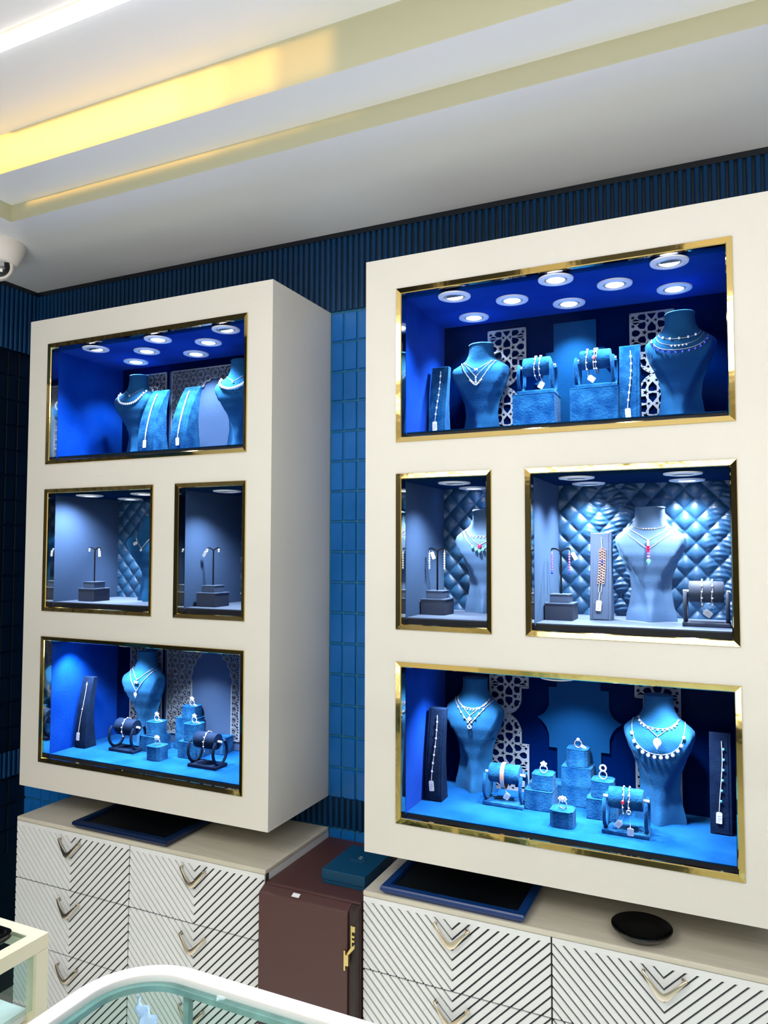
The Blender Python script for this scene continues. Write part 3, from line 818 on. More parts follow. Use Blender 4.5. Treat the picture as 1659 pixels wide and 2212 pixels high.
necklace('R3', 'V chain with an oblong red stone before the quilted back', .70, 'V', .046, .815, .0010, pend=[('bar', .006, 'silver'), ('bar', .0065, 'ruby')])
necklace('R3', 'long V chain with a lilac and dark green drop below the red stone', .625, 'V', .056, .790, .0010, pend=[('round', .0028, 'lilac_stone'), ('round', .0032, 'lilac_stone'), ('round', .0034, 'lilac_stone'), ('drop', .0075, 'aqua_stone')])
necklace('R4a', 'short chain with small hanging stones, left bust of the right cabinet bottom niche', .745, 'U', .040, .83, .0010, beads=(7, .0020, 'diamond', .003, .45))
necklace('R4a', 'V chain with a diamond-shaped dark-centred pendant, right cabinet bottom niche', .685, 'V', .043, .82, .0010, pend=[('square', .0062, 'silver')])
necklace('R4a', 'stone-set V chain with an open teardrop pendant, right cabinet bottom niche', .615, 'V', .050, .81, .0011, beads=(8, .0026, 'diamond', .0, .75), pend=[('ring', .006, 'silver')])
necklace('R4b', 'choker with a fringe of small drops, right bust of the right cabinet bottom niche', .755, 'U', .040, .825, .0009, beads=(11, .0022, 'diamond', .003, .95))
necklace('R4b', 'V chain with a large white teardrop pendant, right cabinet bottom niche', .70, 'V', .044, .82, .0010, pend=[('drop', .0135, 'diamond')])
necklace('R4b', 'long necklace fringed with round stones below the white teardrop', .565, 'U', .056, .80, .0010, beads=(12, .0040, 'diamond', .005, .9))
necklace('L1a', 'collar of bright white stones on the left bust of the left cabinet top niche', .64, 'U', .052, .79, .0009, beads=(21, .0034, 'diamond', .0, 1.0))
necklace('L1a', 'fine chain with a tiny bow pendant above the stone collar', .745, 'V', .036, .82, .0007, pend=[('heartpair', .003, 'diamond')])
necklace('L1b', 'collar of pale round stones on the half-hidden bust, left cabinet top niche', .665, 'U', .052, .79, .0010, beads=(21, .0038, 'diamond', .0, 1.0))
necklace('L1b', 'fine chain with a small stone on the half-hidden bust, left cabinet top niche', .745, 'V', .038, .82, .0007, pend=[('round', .003, 'diamond')])
necklace('L2', 'fine chain with a white tag on the bust cut by the frame', .615, 'V', .046, .81, .0009, pend=[('ring', .004, 'silver')], tagpos=(-.35, 1.2))
necklace('L4', 'V chain with a white petal pendant, left cabinet bottom niche', .705, 'V', .040, .82, .0010, pend=[('heartpair', .0068, 'diamond')])
necklace('L4', 'long V chain with a white teardrop pendant, left cabinet bottom niche', .585, 'V', .048, .81, .0010, pend=[('drop', .0095, 'diamond')])

# ------------------------------------------------------------------ bracelet ramps
def ramp(label, x0, w, yf, fz, H, style, matn, blabel, bkind='stones', dz=0.0):
    """upright bracelet stand: base front edge at yf, left edge x0"""
    if style == 'sail': fr = lambda t_: .062 * t_ ** 1.8 - .010 * math.sin(PI * t_); bk = lambda t_: .070 - .020 * math.sin(PI * t_ * .9) + .006 * t_
    elif style == 'wedge': fr = lambda t_: .020 * t_; bk = lambda t_: .046 - .012 * math.sin(PI * t_ * .5)
    else: fr = lambda t_: .030 * t_ ** 1.5 - .002 * math.sin(PI * t_); bk = lambda t_: .046 - .012 * math.sin(PI * t_) + .002 * t_
    n = 14
    t = thing('bracelet_ramp_stand', label, 'bracelet stand', (x0 + w / 2, yf, fz), 0, 'upright bracelet ramps')
    prof = [(fr(i / n), H * i / n) for i in range(n + 1)] + [(bk(i / n), H * i / n) for i in range(n, -1, -1)]
    obj('ramp_body', MB().prism(prof, -w / 2, w / 2, 'x'), matn, t, smooth=True, bevel=.0012, angle=40)
    iw = w * .36
    prof2 = [(fr(i / n) - .0012, H * (.01 + .985 * i / n)) for i in range(n + 1)] + [(fr(i / n) + .002, H * (.01 + .985 * i / n)) for i in range(n, -1, -1)]
    obj('front_strip', MB().prism(prof2, -iw, iw, 'x'), matn, t, smooth=True, bevel=.0006, angle=40)
    b = thing('bracelet', blabel, 'bracelet', (x0 + w / 2, yf, fz), 0, 'bracelets on the upright ramps')
    P = lambda t_, x=0: Vector((x + .004 * math.sin(t_ * 5 + w * 90), fr(t_) - .0040, H * t_))
    ts = [.93 - .70 * k / 30 for k in range(31)]
    if bkind == 'wide':
        mb = MB()
        for k in range(13):
            for s_ in (-1, 0, 1): mb.torus(P(.80 - .031 * k) + Vector((s_ * .0052, 0, (.0025 if s_ == 0 else 0))), .0028, .0008, 'y', 10, 4)
        obj('links', mb, 'rose_gold', b, smooth=True)
        obj('chain', MB().tube([P(t_) for t_ in [.95, .90, .83]], .0011, 5).tube([P(t_, .003) for t_ in [.42, .36, .32]], .0009, 5).tube([P(t_, -.003) for t_ in [.42, .36, .32]], .0009, 5).tube([P(t_) for t_ in [.32, .27, .22]], .0013, 5), 'silver', b, smooth=True)
        mg = MB()
        for k in (4, 5): mg.ball(P(.80 - .031 * k) + Vector((0, -.001, 0)), .0026, 8, 6)
        obj('gemstones', mg, 'sapphire', b, smooth=True)
    else:
        obj('chain', MB().tube([P(t_) for t_ in ts], .0010 if bkind != 'dense' else .0017, 5), 'silver', b, smooth=True)
        mb = MB(); cnt = {'stones': 7, 'dense': 22, 'single': 2, 'hearts': 6}[bkind]
        for k in range(cnt):
            t_ = .90 - .62 * (k + .5) / cnt if bkind != 'single' else (.90 if k == 0 else .55)
            off = Vector((.003 if bkind == 'hearts' else 0, -.0005, 0))
            mb.ball(P(t_) + off, .0026 if bkind != 'dense' else .0022, 8, 6, (1, .6, 1.3))
        obj('gemstones', mb, 'aqua_stone' if bkind == 'hearts' else 'diamond', b, smooth=True)
    p = P(.225); price_tag(b, (p.x, p.y - .0008, p.z), (-.05, random.uniform(-.12, .16), 0), .012, .024)
    return t
ramp('blue velvet bracelet ramp in the left corner of the right cabinet top niche', -.690, .045, 1.748, 1.797, .188, 'curve', 'prop_velvet', 'tagged stone-link bracelet at the left end of the right cabinet top niche')
ramp('blue velvet bracelet ramp beside the large bust of the right cabinet top niche', -.228, .046, 1.768, 1.797, .194, 'wedge', 'prop_velvet', 'tagged bracelet with square stones beside the large bust, right cabinet top niche')
ramp('slate blue bracelet ramp before the quilted back panel', -.296, .048, 1.754, 1.3575, .199, 'wedge', 'prop_slate_light', 'wide openwork bracelet with blue centre stones before the quilted back', 'wide')
ramp('dark velvet bracelet ramp in the left corner of the right cabinet bottom niche', -.692, .044, 1.727, .905, .218, 'curve', 'prop_dark', 'tagged white stone bracelet at the left end of the right cabinet bottom niche')
ramp('navy bracelet ramp at the far right end of the right cabinet bottom niche', -.0520, .044, 1.792, .905, .211, 'wedge', 'prop_dark', 'tagged bracelet with hanging heart stones at the far right end', 'hearts')
ramp('velvet bracelet ramp beside the collar bust, left cabinet top niche', -1.629, .062, 1.728, 1.797, .212, 'sail', 'prop_velvet', 'thin bracelet of bright links nearest the collar bust, left cabinet top niche', 'dense')
ramp('velvet bracelet ramp before the fretwork arch, left cabinet top niche', -1.503, .060, 1.728, 1.797, .212, 'sail', 'prop_velvet', 'slim sparkling bracelet before the fretwork arch, left cabinet top niche', 'dense')
ramp('black velvet bracelet ramp alone at the left of the left cabinet bottom niche', -1.849, .044, 1.713, .905, .212, 'curve', 'prop_dark', 'fine bracelet with a single centre stone, left cabinet bottom niche', 'single')

# ------------------------------------------------------------------ bracelet rolls
def roll_stand(label, x, yf, fz, matn, bracelets, w=.098, base=None, tagspec=None, arm=None):
    t = thing('bracelet_roll_stand', label, 'bracelet stand', (x, yf + .028, fz), 0, 'bracelet roll stands')
    obj('base_plate', MB().box(-w/2, w/2, -.028, .028, 0, .009), arm or matn, t, bevel=.002)
    for s_ in (-1, 1):
        mb = MB(); mb.torus((s_ * (w/2 - .006), .0, .045), .031, .0042, 'x', 28, 8, -PI * .5 - 2.45, -PI * .5 + 2.45, (1.0, 1.15))
        obj('side_arm', mb, arm or matn, t, smooth=True)
        obj('pin', MB().tube([(s_ * (w/2 - .013), 0, .072), (s_ * (w/2 - .001), 0, .072)], .0035, 10), 'roll_pin', t, smooth=True)
    R_ = .0225; hl = w/2 - .013
    pr = [(-hl, .6), (-hl, .93), (-hl + .002, 1.0), (0, 1.02), (hl - .002, 1.0), (hl, .93), (hl, .6)]
    mb = MB().loft([[(px, R_ * s_ * math.cos(2*PI*k/28), .072 + R_ * s_ * math.sin(2*PI*k/28)) for k in range(28)] for px, s_ in pr])
    obj('roll', mb, matn, t, smooth=True, angle=50)
    for i, (bx, kind, lab, tg) in enumerate(bracelets):
        b = thing('bracelet', lab, 'bracelet', (x + bx, yf + .028, fz), 0, 'bracelets looped on the rolls')
        n = 36; pts = []
        for k in range(n):
            a = 2 * PI * k / n; dr = .0012 + (.010 * max(0, -math.sin(a)) ** 2)
            pts.append((.0015 * math.sin(3 * a), (R_ + dr) * math.cos(a), .072 + (R_ + dr + .0008) * math.sin(a)))
        if kind == 'band':
            rings = [[(dx, p[1], p[2]) for p in pts] for dx in (-.005, .005)] 
            mb = MB(); mb.loft([[(dx, (p[1]) * s1, .072 + (p[2] - .072) * s1) for p in pts] for dx, s1 in ((-.005, 1.0), (-.005, 1.06), (.005, 1.06), (.005, 1.0), (-.005, 1.0))], False, False)
            obj('band', mb, 'rose_gold', b, smooth=True)
        else:
            obj('chain', MB().tube(pts, .0010, 5, closed=True), 'silver' if kind != 'rose' else 'rose_gold', b, smooth=True)
            mb = MB(); angs = [2.1, 2.6, 3.1, 3.6, 1.6, 4.1]
            for a in angs:
                dr = .003 + (.010 * max(0, -math.sin(a)) ** 2); mb.ball((0, (R_ + dr) * math.cos(a), .072 + (R_ + dr) * math.sin(a)), .0022, 8, 6)
            obj('gemstones', mb, 'diamond', b, smooth=True)
            if kind == 'red': obj('red_stone', MB().box(-.003, .003, -R_ - .005, -R_ - .002, .068, .074), 'ruby', b)
            if kind == 'circle': obj('charm', MB().torus((0, -R_ - .004, .052), .004, .0012, 'y', 16, 6), 'silver', b, smooth=True)
        if tg: price_tag(b, tg[0], tg[1], .013, .017, (0, -.006, .038))
    return t
roll_stand('blue bracelet roll on the left velvet block, right cabinet top niche', -.425, 1.782, 1.8965, 'prop_velvet',
           [(-.002, 'plain', 'left thin chain bracelet on the left roll, right cabinet top niche', None), (.010, 'plain', 'right thin chain bracelet on the left roll, with tags below', ((.006, -.012, .030), (.2, .5, .3)))], w=.092)
roll_stand('blue bracelet roll on the right velvet block, right cabinet top niche', -.282, 1.765, 1.8955, 'prop_velvet',
           [(-.018, 'plain', 'left bracelet on the right roll with a white tag, right cabinet top niche', ((.004, -.02, .028), (.2, -.9, 0))), (-.001, 'red', 'bracelet with a small red stone on the right roll, right cabinet top niche', None), (.004, 'rose', 'thin rose chain bracelet beside the red stone one', None)], w=.096)
roll_stand('slate bracelet roll at the right end of the quilted niche', -.049, 1.694, 1.3575, 'prop_slate',
           [(-.008, 'plain', 'left silver bracelet on the quilted niche roll, tagged', ((.004, -.030, .034), (.2, -.9, 0))), (.012, 'plain', 'right silver bangle on the quilted niche roll', None)], w=.094)
roll_stand('blue velvet bracelet roll with a broad band, right cabinet bottom niche', -.505, 1.756, .905, 'prop_velvet',
           [(-.002, 'band', 'broad rose band bracelet on the left roll of the right cabinet bottom niche', ((.014, -.016, .030), (.3, .5, .2)))], w=.100)
roll_stand('blue velvet bracelet roll in the foreground of the right cabinet bottom niche', -.217, 1.692, .905, 'prop_velvet',
           [(-.004, 'red', 'charm bracelet with a red stone on the front roll, right cabinet bottom niche', ((-.004, -.026, .030), (.2, .7, 0))), (.008, 'circle', 'charm bracelet with a round open charm on the front roll', ((.004, -.034, .022), (.1, 0, 0)))], w=.098)
roll_stand('black bracelet roll left of the ring blocks, left cabinet bottom niche', -1.677, 1.729, .905, 'prop_dark',
           [(.0, 'plain', 'chain bracelet on the left black roll, left cabinet bottom niche', None)], w=.098)
roll_stand('black bracelet roll in the right foreground, left cabinet bottom niche', -1.352, 1.700, .905, 'prop_dark',
           [(.004, 'plain', 'chain bracelet on the right black roll, left cabinet bottom niche', None)], w=.098)

# ------------------------------------------------------------------ ring blocks and risers
def block(name, label, cat, x0, x1, y0, y1, za, zb, matn, group, oct_=0.0):
    w, d_ = (x1 - x0) / 2, (y1 - y0) / 2
    t = thing(name, label, cat, ((x0 + x1) / 2, (y0 + y1) / 2, za), 0, group)
    c = oct_
    poly = [(-w + c, -d_), (w - c, -d_), (w, -d_ + c), (w, d_ - c), (w - c, d_), (-w + c, d_), (-w, d_ - c), (-w, -d_ + c)] if c else [(-w, -d_), (w, -d_), (w, d_), (-w, d_)]
    h = zb - za
    obj('block_body', MB().prism(poly, 0, h - .0025, 'z'), matn, t, bevel=.0012)
    s_ = 1.012
    obj('padded_top', MB().prism([(p[0]*s_, p[1]*s_) for p in poly], h - .0025, h, 'z'), matn, t, bevel=.0012)
    return t
gB = 'velvet risers in the niches'
block('display_riser', 'large velvet block under the left bracelet roll, right cabinet top niche', 'riser', -.479, -.377, 1.775, 1.850, 1.797, 1.8965, 'prop_velvet', gB)
block('display_riser', 'large velvet block under the right bracelet roll, right cabinet top niche', 'riser', -.337, -.228, 1.758, 1.835, 1.797, 1.8955, 'prop_velvet', gB)
def ring_set(xoff, y_off, word, specs):
    for (kind, lab, x0, x1, y0, y1, za, zb, oc) in specs:
        block('display_riser' if kind == 'riser' else 'ring_display_block', lab, 'riser' if kind == 'riser' else 'ring block', x0, x1, y0, y1, za, zb, 'prop_velvet', gB if kind == 'riser' else 'eight-sided ring blocks', oc)
f_ = .905
ring_set(0, 0, 'right', [
    ('riser', 'wide low velvet riser at the back of the right cabinet ring group', -.458, -.236, 1.834, 1.888, f_, f_ + .046, 0),
    ('riser', 'low velvet riser under the left ring block, right cabinet bottom niche', -.455, -.389, 1.768, 1.8325, f_, f_ + .046, 0),
    ('riser', 'low velvet riser under the right ring block, right cabinet bottom niche', -.311, -.245, 1.768, 1.8325, f_, f_ + .046, 0),
    ('riser', 'velvet riser stacked on the wide riser at the back, right cabinet bottom niche', -.381, -.311, 1.8345, 1.887, f_ + .0462, f_ + .092, 0),
    ('block', 'left ring block in the right cabinet bottom niche, on its own riser', -.440, -.390, 1.773, 1.823, f_ + .0462, f_ + .082, .008),
    ('block', 'right ring block in the right cabinet bottom niche, on its own riser', -.303, -.253, 1.776, 1.826, f_ + .0462, f_ + .084, .008),
    ('block', 'topmost ring block of the right cabinet bottom niche', -.370, -.320, 1.8365, 1.8865, f_ + .0922, f_ + .134, .008),
    ('block', 'lowest ring block standing in front on the blue mat, right cabinet bottom niche', -.377, -.326, 1.681, 1.732, f_, f_ + .036, .008)])
ring_set(0, 0, 'left', [
    ('riser', 'wide low velvet riser at the back of the left cabinet ring group', -1.560, -1.380, 1.834, 1.888, f_, f_ + .048, 0),
    ('riser', 'low velvet riser under the left ring block, left cabinet bottom niche', -1.640, -1.574, 1.768, 1.8325, f_, f_ + .046, 0),
    ('riser', 'low velvet riser under the right ring block, left cabinet bottom niche', -1.486, -1.420, 1.760, 1.8245, f_, f_ + .048, 0),
    ('riser', 'velvet riser stacked on the wide riser at the back, left cabinet bottom niche', -1.559, -1.489, 1.8345, 1.887, f_ + .0482, f_ + .094, 0),
    ('block', 'left ring block in the left cabinet bottom niche, on its own riser', -1.625, -1.575, 1.773, 1.823, f_ + .0462, f_ + .088, .008),
    ('block', 'right ring block in the left cabinet bottom niche, on its own riser', -1.476, -1.426, 1.766, 1.816, f_ + .0482, f_ + .098, .008),
    ('block', 'topmost ring block of the left cabinet bottom niche', -1.543, -1.493, 1.8365, 1.8865, f_ + .0942, f_ + .130, .008),
    ('block', 'lowest ring block standing in front on the blue mat, left cabinet bottom niche', -1.556, -1.506, 1.700, 1.750, f_, f_ + .040, .008)])
def ring(label, x, y, z, kind, metal='silver', tg=None):
    t = thing('ring', label, 'ring', (x, y, z), 0, 'rings on the eight-sided blocks')
    obj('ring_band', MB().torus((0, 0, .0085), .0085, .0012, 'y', 26, 6), metal, t, smooth=True)
    mb = MB()
    if kind == 'cluster':
        mb.ball((0, -.001, .021), .0062, 10, 8, (1.1, .8, .8))
        for k in range(8): mb.ball((.0075 * math.cos(k * PI/4), -.003, .021 + .005 * math.sin(k * PI/4)), .0026, 6, 5)
    elif kind == 'loop':
        mb.torus((0, 0, .0245), .0065, .0021, 'y', 20, 6)
    elif kind == 'flower':
        mb.ball((0, 0, .019), .004, 8, 6)
        for k in range(5): mb.ball((.0052 * math.cos(k * 2*PI/5 + .3), 0, .0195 + .0045 * math.sin(k * 2*PI/5 + .3)), .0032, 7, 5, (1, .6, 1))
    else:
        mb.ball((0, 0, .0185), .0042, 8, 6)
    obj('stone_setting', mb, 'diamond', t, smooth=True)
    if tg: price_tag(t, tg[0], tg[1], .008, .014)
    return t
flat = (-PI/2 + .12, 0, .8)
ring('flower ring on the left ring block, right cabinet bottom niche', -.415, 1.798, f_ + .082, 'flower')
ring('ring with a large open loop on the right ring block, right cabinet bottom niche', -.278, 1.801, f_ + .084, 'loop')
ring('small rose-topped ring on the topmost block, right cabinet bottom niche', -.345, 1.861, f_ + .134, 'solo', 'rose_gold', ((.008, -.008, .008), (.3, -.9, 0)))
ring('large cluster ring on the lowest front block, right cabinet bottom niche', -.3515, 1.706, f_ + .036, 'cluster')
ring('tagged ring on the left ring block, left cabinet bottom niche', -1.600, 1.798, f_ + .088, 'flower', 'silver', ((.010, -.004, .004), (.3, -1.1, 0)))
ring('tagged ring on the right ring block, left cabinet bottom niche', -1.451, 1.791, f_ + .098, 'flower', 'silver', ((.010, -.004, .004), (.3, -1.1, 0)))
ring('tagged ring on the topmost block, left cabinet bottom niche', -1.518, 1.861, f_ + .130, 'flower', 'silver', ((.010, -.004, .004), (.3, -1.1, 0)))
ring('big round ring on the lowest front block, left cabinet bottom niche', -1.531, 1.725, f_ + .040, 'cluster')

# ------------------------------------------------------------------ earring stands
def earring_stand(where, cx, cy, kind, tagside, upw=.048):
    fz = FLOORZ['mid']
    t = thing('display_riser', 'slate padded block under the earring stand in the ' + where, 'riser', (cx, cy, fz), 0, gB)
    obj('block_body', MB().box(-.032, .032, -.032, .032, 0, .035), 'prop_slate', t, bevel=.0012)
    obj('padded_top', MB().box(-.0328, .0328, -.0328, .0328, .0352, .039), 'prop_slate_light', t, bevel=.001)
    s = thing('earring_stand', 'black-armed earring stand on two slate blocks in the ' + where, 'earring stand', (cx, cy, fz + .039), 0, 'earring stands')
    obj('stand_base', MB().box(-.022, .022, -.022, .022, 0, .0165).box(-.0228, .0228, -.0228, .0228, .0168, .0195), 'prop_slate_light', s, bevel=.0008)
    obj('pole', MB().tube([(0, 0, .0195), (0, 0, .117)], .0021, 10), 'black_gloss', s, smooth=True)
    for sd in (-1, 1):
        pts = [(sd * .021 * u, 0, .1165 + .007 * math.sin(u * PI * .62)) for u in [k / 10 for k in range(11)]] + [(sd * .021, -.001, .1165)]
        obj('arm', MB().tube(pts, .0019, 8), 'black_gloss', s, smooth=True)
    for sd in (-1, 1):
        side = 'left' if sd < 0 else 'right'
        e = thing('earring', '%s %s earring on the stand in the %s' % (side, 'drop' if kind != 'stud' else 'stud', where), 'earring', (cx + sd * .020, cy - .0028, fz + .039 + .118), 0, 'earrings on the stands')
        mb = MB()
        if kind == 'stud':
            obj('stud', mb.ball((0, 0, 0), .0034, 8, 6, (1, .7, 1.1)).ball((0.001, -.001, -.005), .0026, 8, 6), 'diamond', e, smooth=True)
        else:
            obj('hook', MB().tube([(0, 0, .001), (0, -.001, -.006)], .0008, 5), 'silver', e, smooth=True)
            for k in range(7): mb.ball((0, -.001, -.008 - k * .006), .0024, 8, 6, (1, .7, 1.35))
            obj('stone_drop', mb, 'diamond' if kind == 'drop' else 'lilac_stone', e, smooth=True)
            if kind == 'colour': obj('end_stone', MB().ball((0, -.001, -.051), .003, 8, 6), 'sapphire', e, smooth=True)
        if sd == tagside[0]: price_tag(e, (tagside[1], -.002, -.003), (0, tagside[2], 0), .009, .019)
earring_stand('left cabinet middle-left niche', -1.780, 1.713, 'stud', (1, .003, -.1))
earring_stand('left cabinet middle-right niche', -1.318, 1.699, 'stud', (-1, -.001, .6))
earring_stand('right cabinet narrow middle niche', -.6645, 1.745, 'drop', (-1, .007, -.35))
earring_stand('right cabinet quilted niche', -.3580, 1.743, 'colour', (1, .007, -.5))

# ------------------------------------------------------------------ drawer cabinets
def clip_poly(poly, x0, x1, za, zb):
    def cut(P, f, inter):
        out = []
        for i in range(len(P)):
            a, b = P[i], P[(i+1) % len(P)]; fa, fb = f(a), f(b)
            if fa >= 0: out.append(a)
            if (fa >= 0) != (fb >= 0):
                t_ = fa / (fa - fb); out.append((a[0] + (b[0]-a[0]) * t_, a[1] + (b[1]-a[1]) * t_))
        return out
    for f in (lambda p: p[0]-x0, lambda p: x1-p[0], lambda p: p[1]-za, lambda p: zb-p[1]):
        if len(poly) < 3: return []
        poly = cut(poly, f, None)
    return poly if len(poly) >= 3 else []
def drawer_front(x0, x1, za, zb, yf, z_ap, top_border):
    mb = MB(); cx = (x0 + x1) / 2; pitch = .02183; g = .0039
    mb.mi = 1; mb.box(x0, x1, yf + .004, yf + .018, za, zb)
    mb.mi = 0
    k0 = int((zb - z_ap) / pitch) + 2
    zt = zb - (.011 if top_border else 0)
    for k in range(-45, k0):
        zl = z_ap + k * pitch + g / 2 * 1.414; zh = z_ap + (k + 1) * pitch - g / 2 * 1.414
        for s_ in (-1, 1):
            far = cx + s_ * .3
            poly = [(cx, zl), (far, zl + .3), (far, zh + .3), (cx, zh)]
            a, b = (x0 + .0008, cx) if s_ < 0 else (cx, x1 - .0008)
            P = clip_poly(poly, a, b, za + .0022, zt - .0004 if top_border else zb - .0022)
            if P: mb.prism(P, yf, yf + .0045, 'y')
    if top_border: mb.box(x0 + .0008, x1 - .0008, yf, yf + .0045, zt - .0004, zb)
    bmesh.ops.remove_doubles(mb.bm, verts=mb.bm.verts, dist=1e-5)
    return mb
def handle(parent, cx, z, yf):
    path = [(-.038, -.008, .039), (-.034, -.011, .035), (-.026, -.013, .026), (-.017, -.014, .014), (-.007, -.015, .004), (0, -.015, .0015), (.008, -.015, .005), (.018, -.014, .015), (.028, -.013, .025), (.037, -.011, .034), (.043, -.008, .038)]
    hgt = [.0022, .0028, .0034, .0046, .0062, .0072, .0060, .0046, .0036, .0028, .002]
    rings = []
    for (x, y, zz), h in zip(path, hgt):
        nx = .55 if x < 0 else -.55
        if abs(x) < .005: nx = 0
        rings.append([(cx + x + nx * h * c_ * .9, yf + y + s_ * .0022, z + zz + h * c_) for c_, s_ in ((-1, -.5), (-.6, -1), (.6, -1), (1, -.5), (1, .5), (.6, 1), (-.6, 1), (-1, .5))])
    mb = MB().loft(rings)
    mb.box(cx - .040, cx - .034, yf - .010, yf + .001, z + .034, z + .040); mb.box(cx + .033, cx + .039, yf - .010, yf + .001, z + .033, z + .039)
    return obj('handle', mb, 'champagne', parent, smooth=True, angle=50)
def drawer_cabinet(label, x0, cols, wcol, zt, yf=1.58):
    x1 = x0 + cols * wcol
    t = thing('drawer_cabinet', label, 'drawer cabinet', (0, 0, 0))
    obj('cabinet_body', MB().box(x0 + .002, x1 - .002, yf + .0185, W - .006, 0, zt - .012), 'drawer_paint', t)
    mb = MB(); mb.box(x0, x1, yf - .0005, W - .0095, zt - .012, zt)
    obj('top_board', mb, 'top_board', t, bevel=.003)
    for c in range(cols):
        a, b = x0 + c * wcol, x0 + (c + 1) * wcol
        for r in range(4):
            zh = [zt - .0125, zt - .1745, zt - .3545, zt - .5345][r]; zl = [zt - .1755, zt - .3555, zt - .5355, .012][r]
            d_ = obj('drawer', drawer_front(a + .001, b - .001, zl, zh, yf, zt - .021, r == 0), ['drawer_paint', 'groove'], t)
            handle(d_, (a + b) / 2, [zt - .073, zt - .241, zt - .421, zt - .60][r] - (.0 if r == 0 else 0), yf)
    return t
drawer_cabinet('left pale drawer cabinet with chevron grooves and bronze handles', -1.930, 2, .4372, .7270)
drawer_cabinet('right pale drawer cabinet with chevron grooves and bronze handles', -.787, 3, .4352, .7300)

# ------------------------------------------------------------------ brown leather case, gift box, trays, dish
t = thing('leather_cabinet', 'brown leather storage cabinet with brass latch between the drawer cabinets', 'storage cabinet', (-.922, 1.72, 0))
hw = .1315
obj('case_body', MB().box(-hw, hw, -.143, .178, 0, .7015), 'leather_brown', t, bevel=.004)
prof = [(-.172, .0), (-.172, .687), (-.168, .690), (-.150, .6985), (-.1435, .6985), (-.1435, 0)]
dr = obj('door', MB().prism(prof, -hw + .001, hw - .020, 'x'), 'leather_brown', t, bevel=.0015)
obj('side_rail', MB().prism([(-.166, .0), (-.166, .690), (-.150, .6985), (-.1435, .6985), (-.1435, 0)], hw - .0195, hw - .0005, 'x'), 'leather_dark', t, bevel=.0015)
la = obj('latch', MB().box(.1195, .1225, -.1700, -.166, .605, .660).box(.1225, .1295, -.1695, -.1665, .646, .659).box(.1230, .1285, -.1705, -.1665, .634, .639).box(.1230, .1285, -.1705, -.1665, .624, .629), 'latch_brass', t)
obj('latch_hook', MB().box(.106, .110, -.1785, -.1725, .562, .606).box(.110, .118, -.1795, -.1725, .574, .598).prism([(.112, .598), (.118, .598), (.130, .612), (.130, .621), (.121, .612)], -.1765, -.1705), 'latch_brass', la)
obj('white_sticker', MB().prism([(-.166, .6925), (-.156, .6969), (-.156, .6974), (-.166, .6930)], -.042, -.022, 'x'), 'paper_white', t)

t = thing('gift_box', 'dark blue lidded gift box with silver lettering lying on the brown leather cabinet', 'box', (-.866, 1.712, .7017))
obj('box_base', MB().box(-.057, .057, -.080, .080, 0, .008), 'gift_blue', t, bevel=.0008)
obj('box_lid', MB().box(-.059, .059, -.082, .082, .0095, .034), 'gift_blue', t, bevel=.001)
mb = MB()
for k in range(5):
    x = -.016 + .008 * k
    mb.box(x - .0022, x - .0014, -.008, -.001, .034, .0344); mb.box(x - .0014, x + .0018, -.0016, -.001, .034, .0344)
    if k % 2: mb.box(x + .0012, x + .0018, -.008, -.001, .034, .0344)
mb.torus((.0, .014, .0343), .006, .0006, 'z', 18, 4); mb.box(-.001, .008, .0135, .0148, .034, .0344)
for k in range(9): mb.box(-.018 + k * .004, -.0165 + k * .004, -.0145, -.0125, .034, .0343)
obj('foil_lettering', mb, 'foil_silver', t)

def tray(label, x0, x1, y0, y1, z, h, m1, m2, rim=.018):
    t = thing('display_tray', label, 'tray', ((x0 + x1) / 2, (y0 + y1) / 2, z))
    w, d_ = (x1 - x0) / 2, (y1 - y0) / 2; mb = MB()
    R_ = lambda s_, zz: [(-w + s_, -d_ + s_, zz), (w - s_, -d_ + s_, zz), (w - s_, d_ - s_, zz), (-w + s_, d_ - s_, zz)]
    mb.loft([R_(.010, 0), R_(0, h * .55), R_(0, h * .85), R_(.002, h), R_(rim, h), R_(rim + .002, h * .6)])
    obj('tray_body', mb, m1, t)
    obj('tray_inlay', MB().prism([(p[0], p[1]) for p in R_(rim + .0022, 0)], h * .6, h * .68, 'z'), m2, t)
    return t
tray('flat navy tray on the left drawer cabinet under the display cabinet', -1.705, -1.365, 1.577, 1.80, .7272, .020, 'tray_navy', 'tray_inner')
tray('blue-rimmed black tray on the right drawer cabinet', -.742, -.408, 1.577, 1.80, .7302, .020, 'tray_blue', 'tray_inner')
t = thing('round_dish', 'round glossy black dish on the right drawer cabinet', 'dish', (-.180, 1.640, .7303))
obj('dish_body', MB().lathe([(.036, 0), (.040, .002), (.052, .010), (.060, .018), (.060, .021), (.057, .021), (.046, .013), (.034, .010)], seg=48), 'black_gloss', t, smooth=True)
obj('foot_ring', MB().lathe([(.034, .0), (.036, .0), (.036, .003), (.034, .003)], seg=40, cap0=False, cap1=False), 'black_gloss', t)

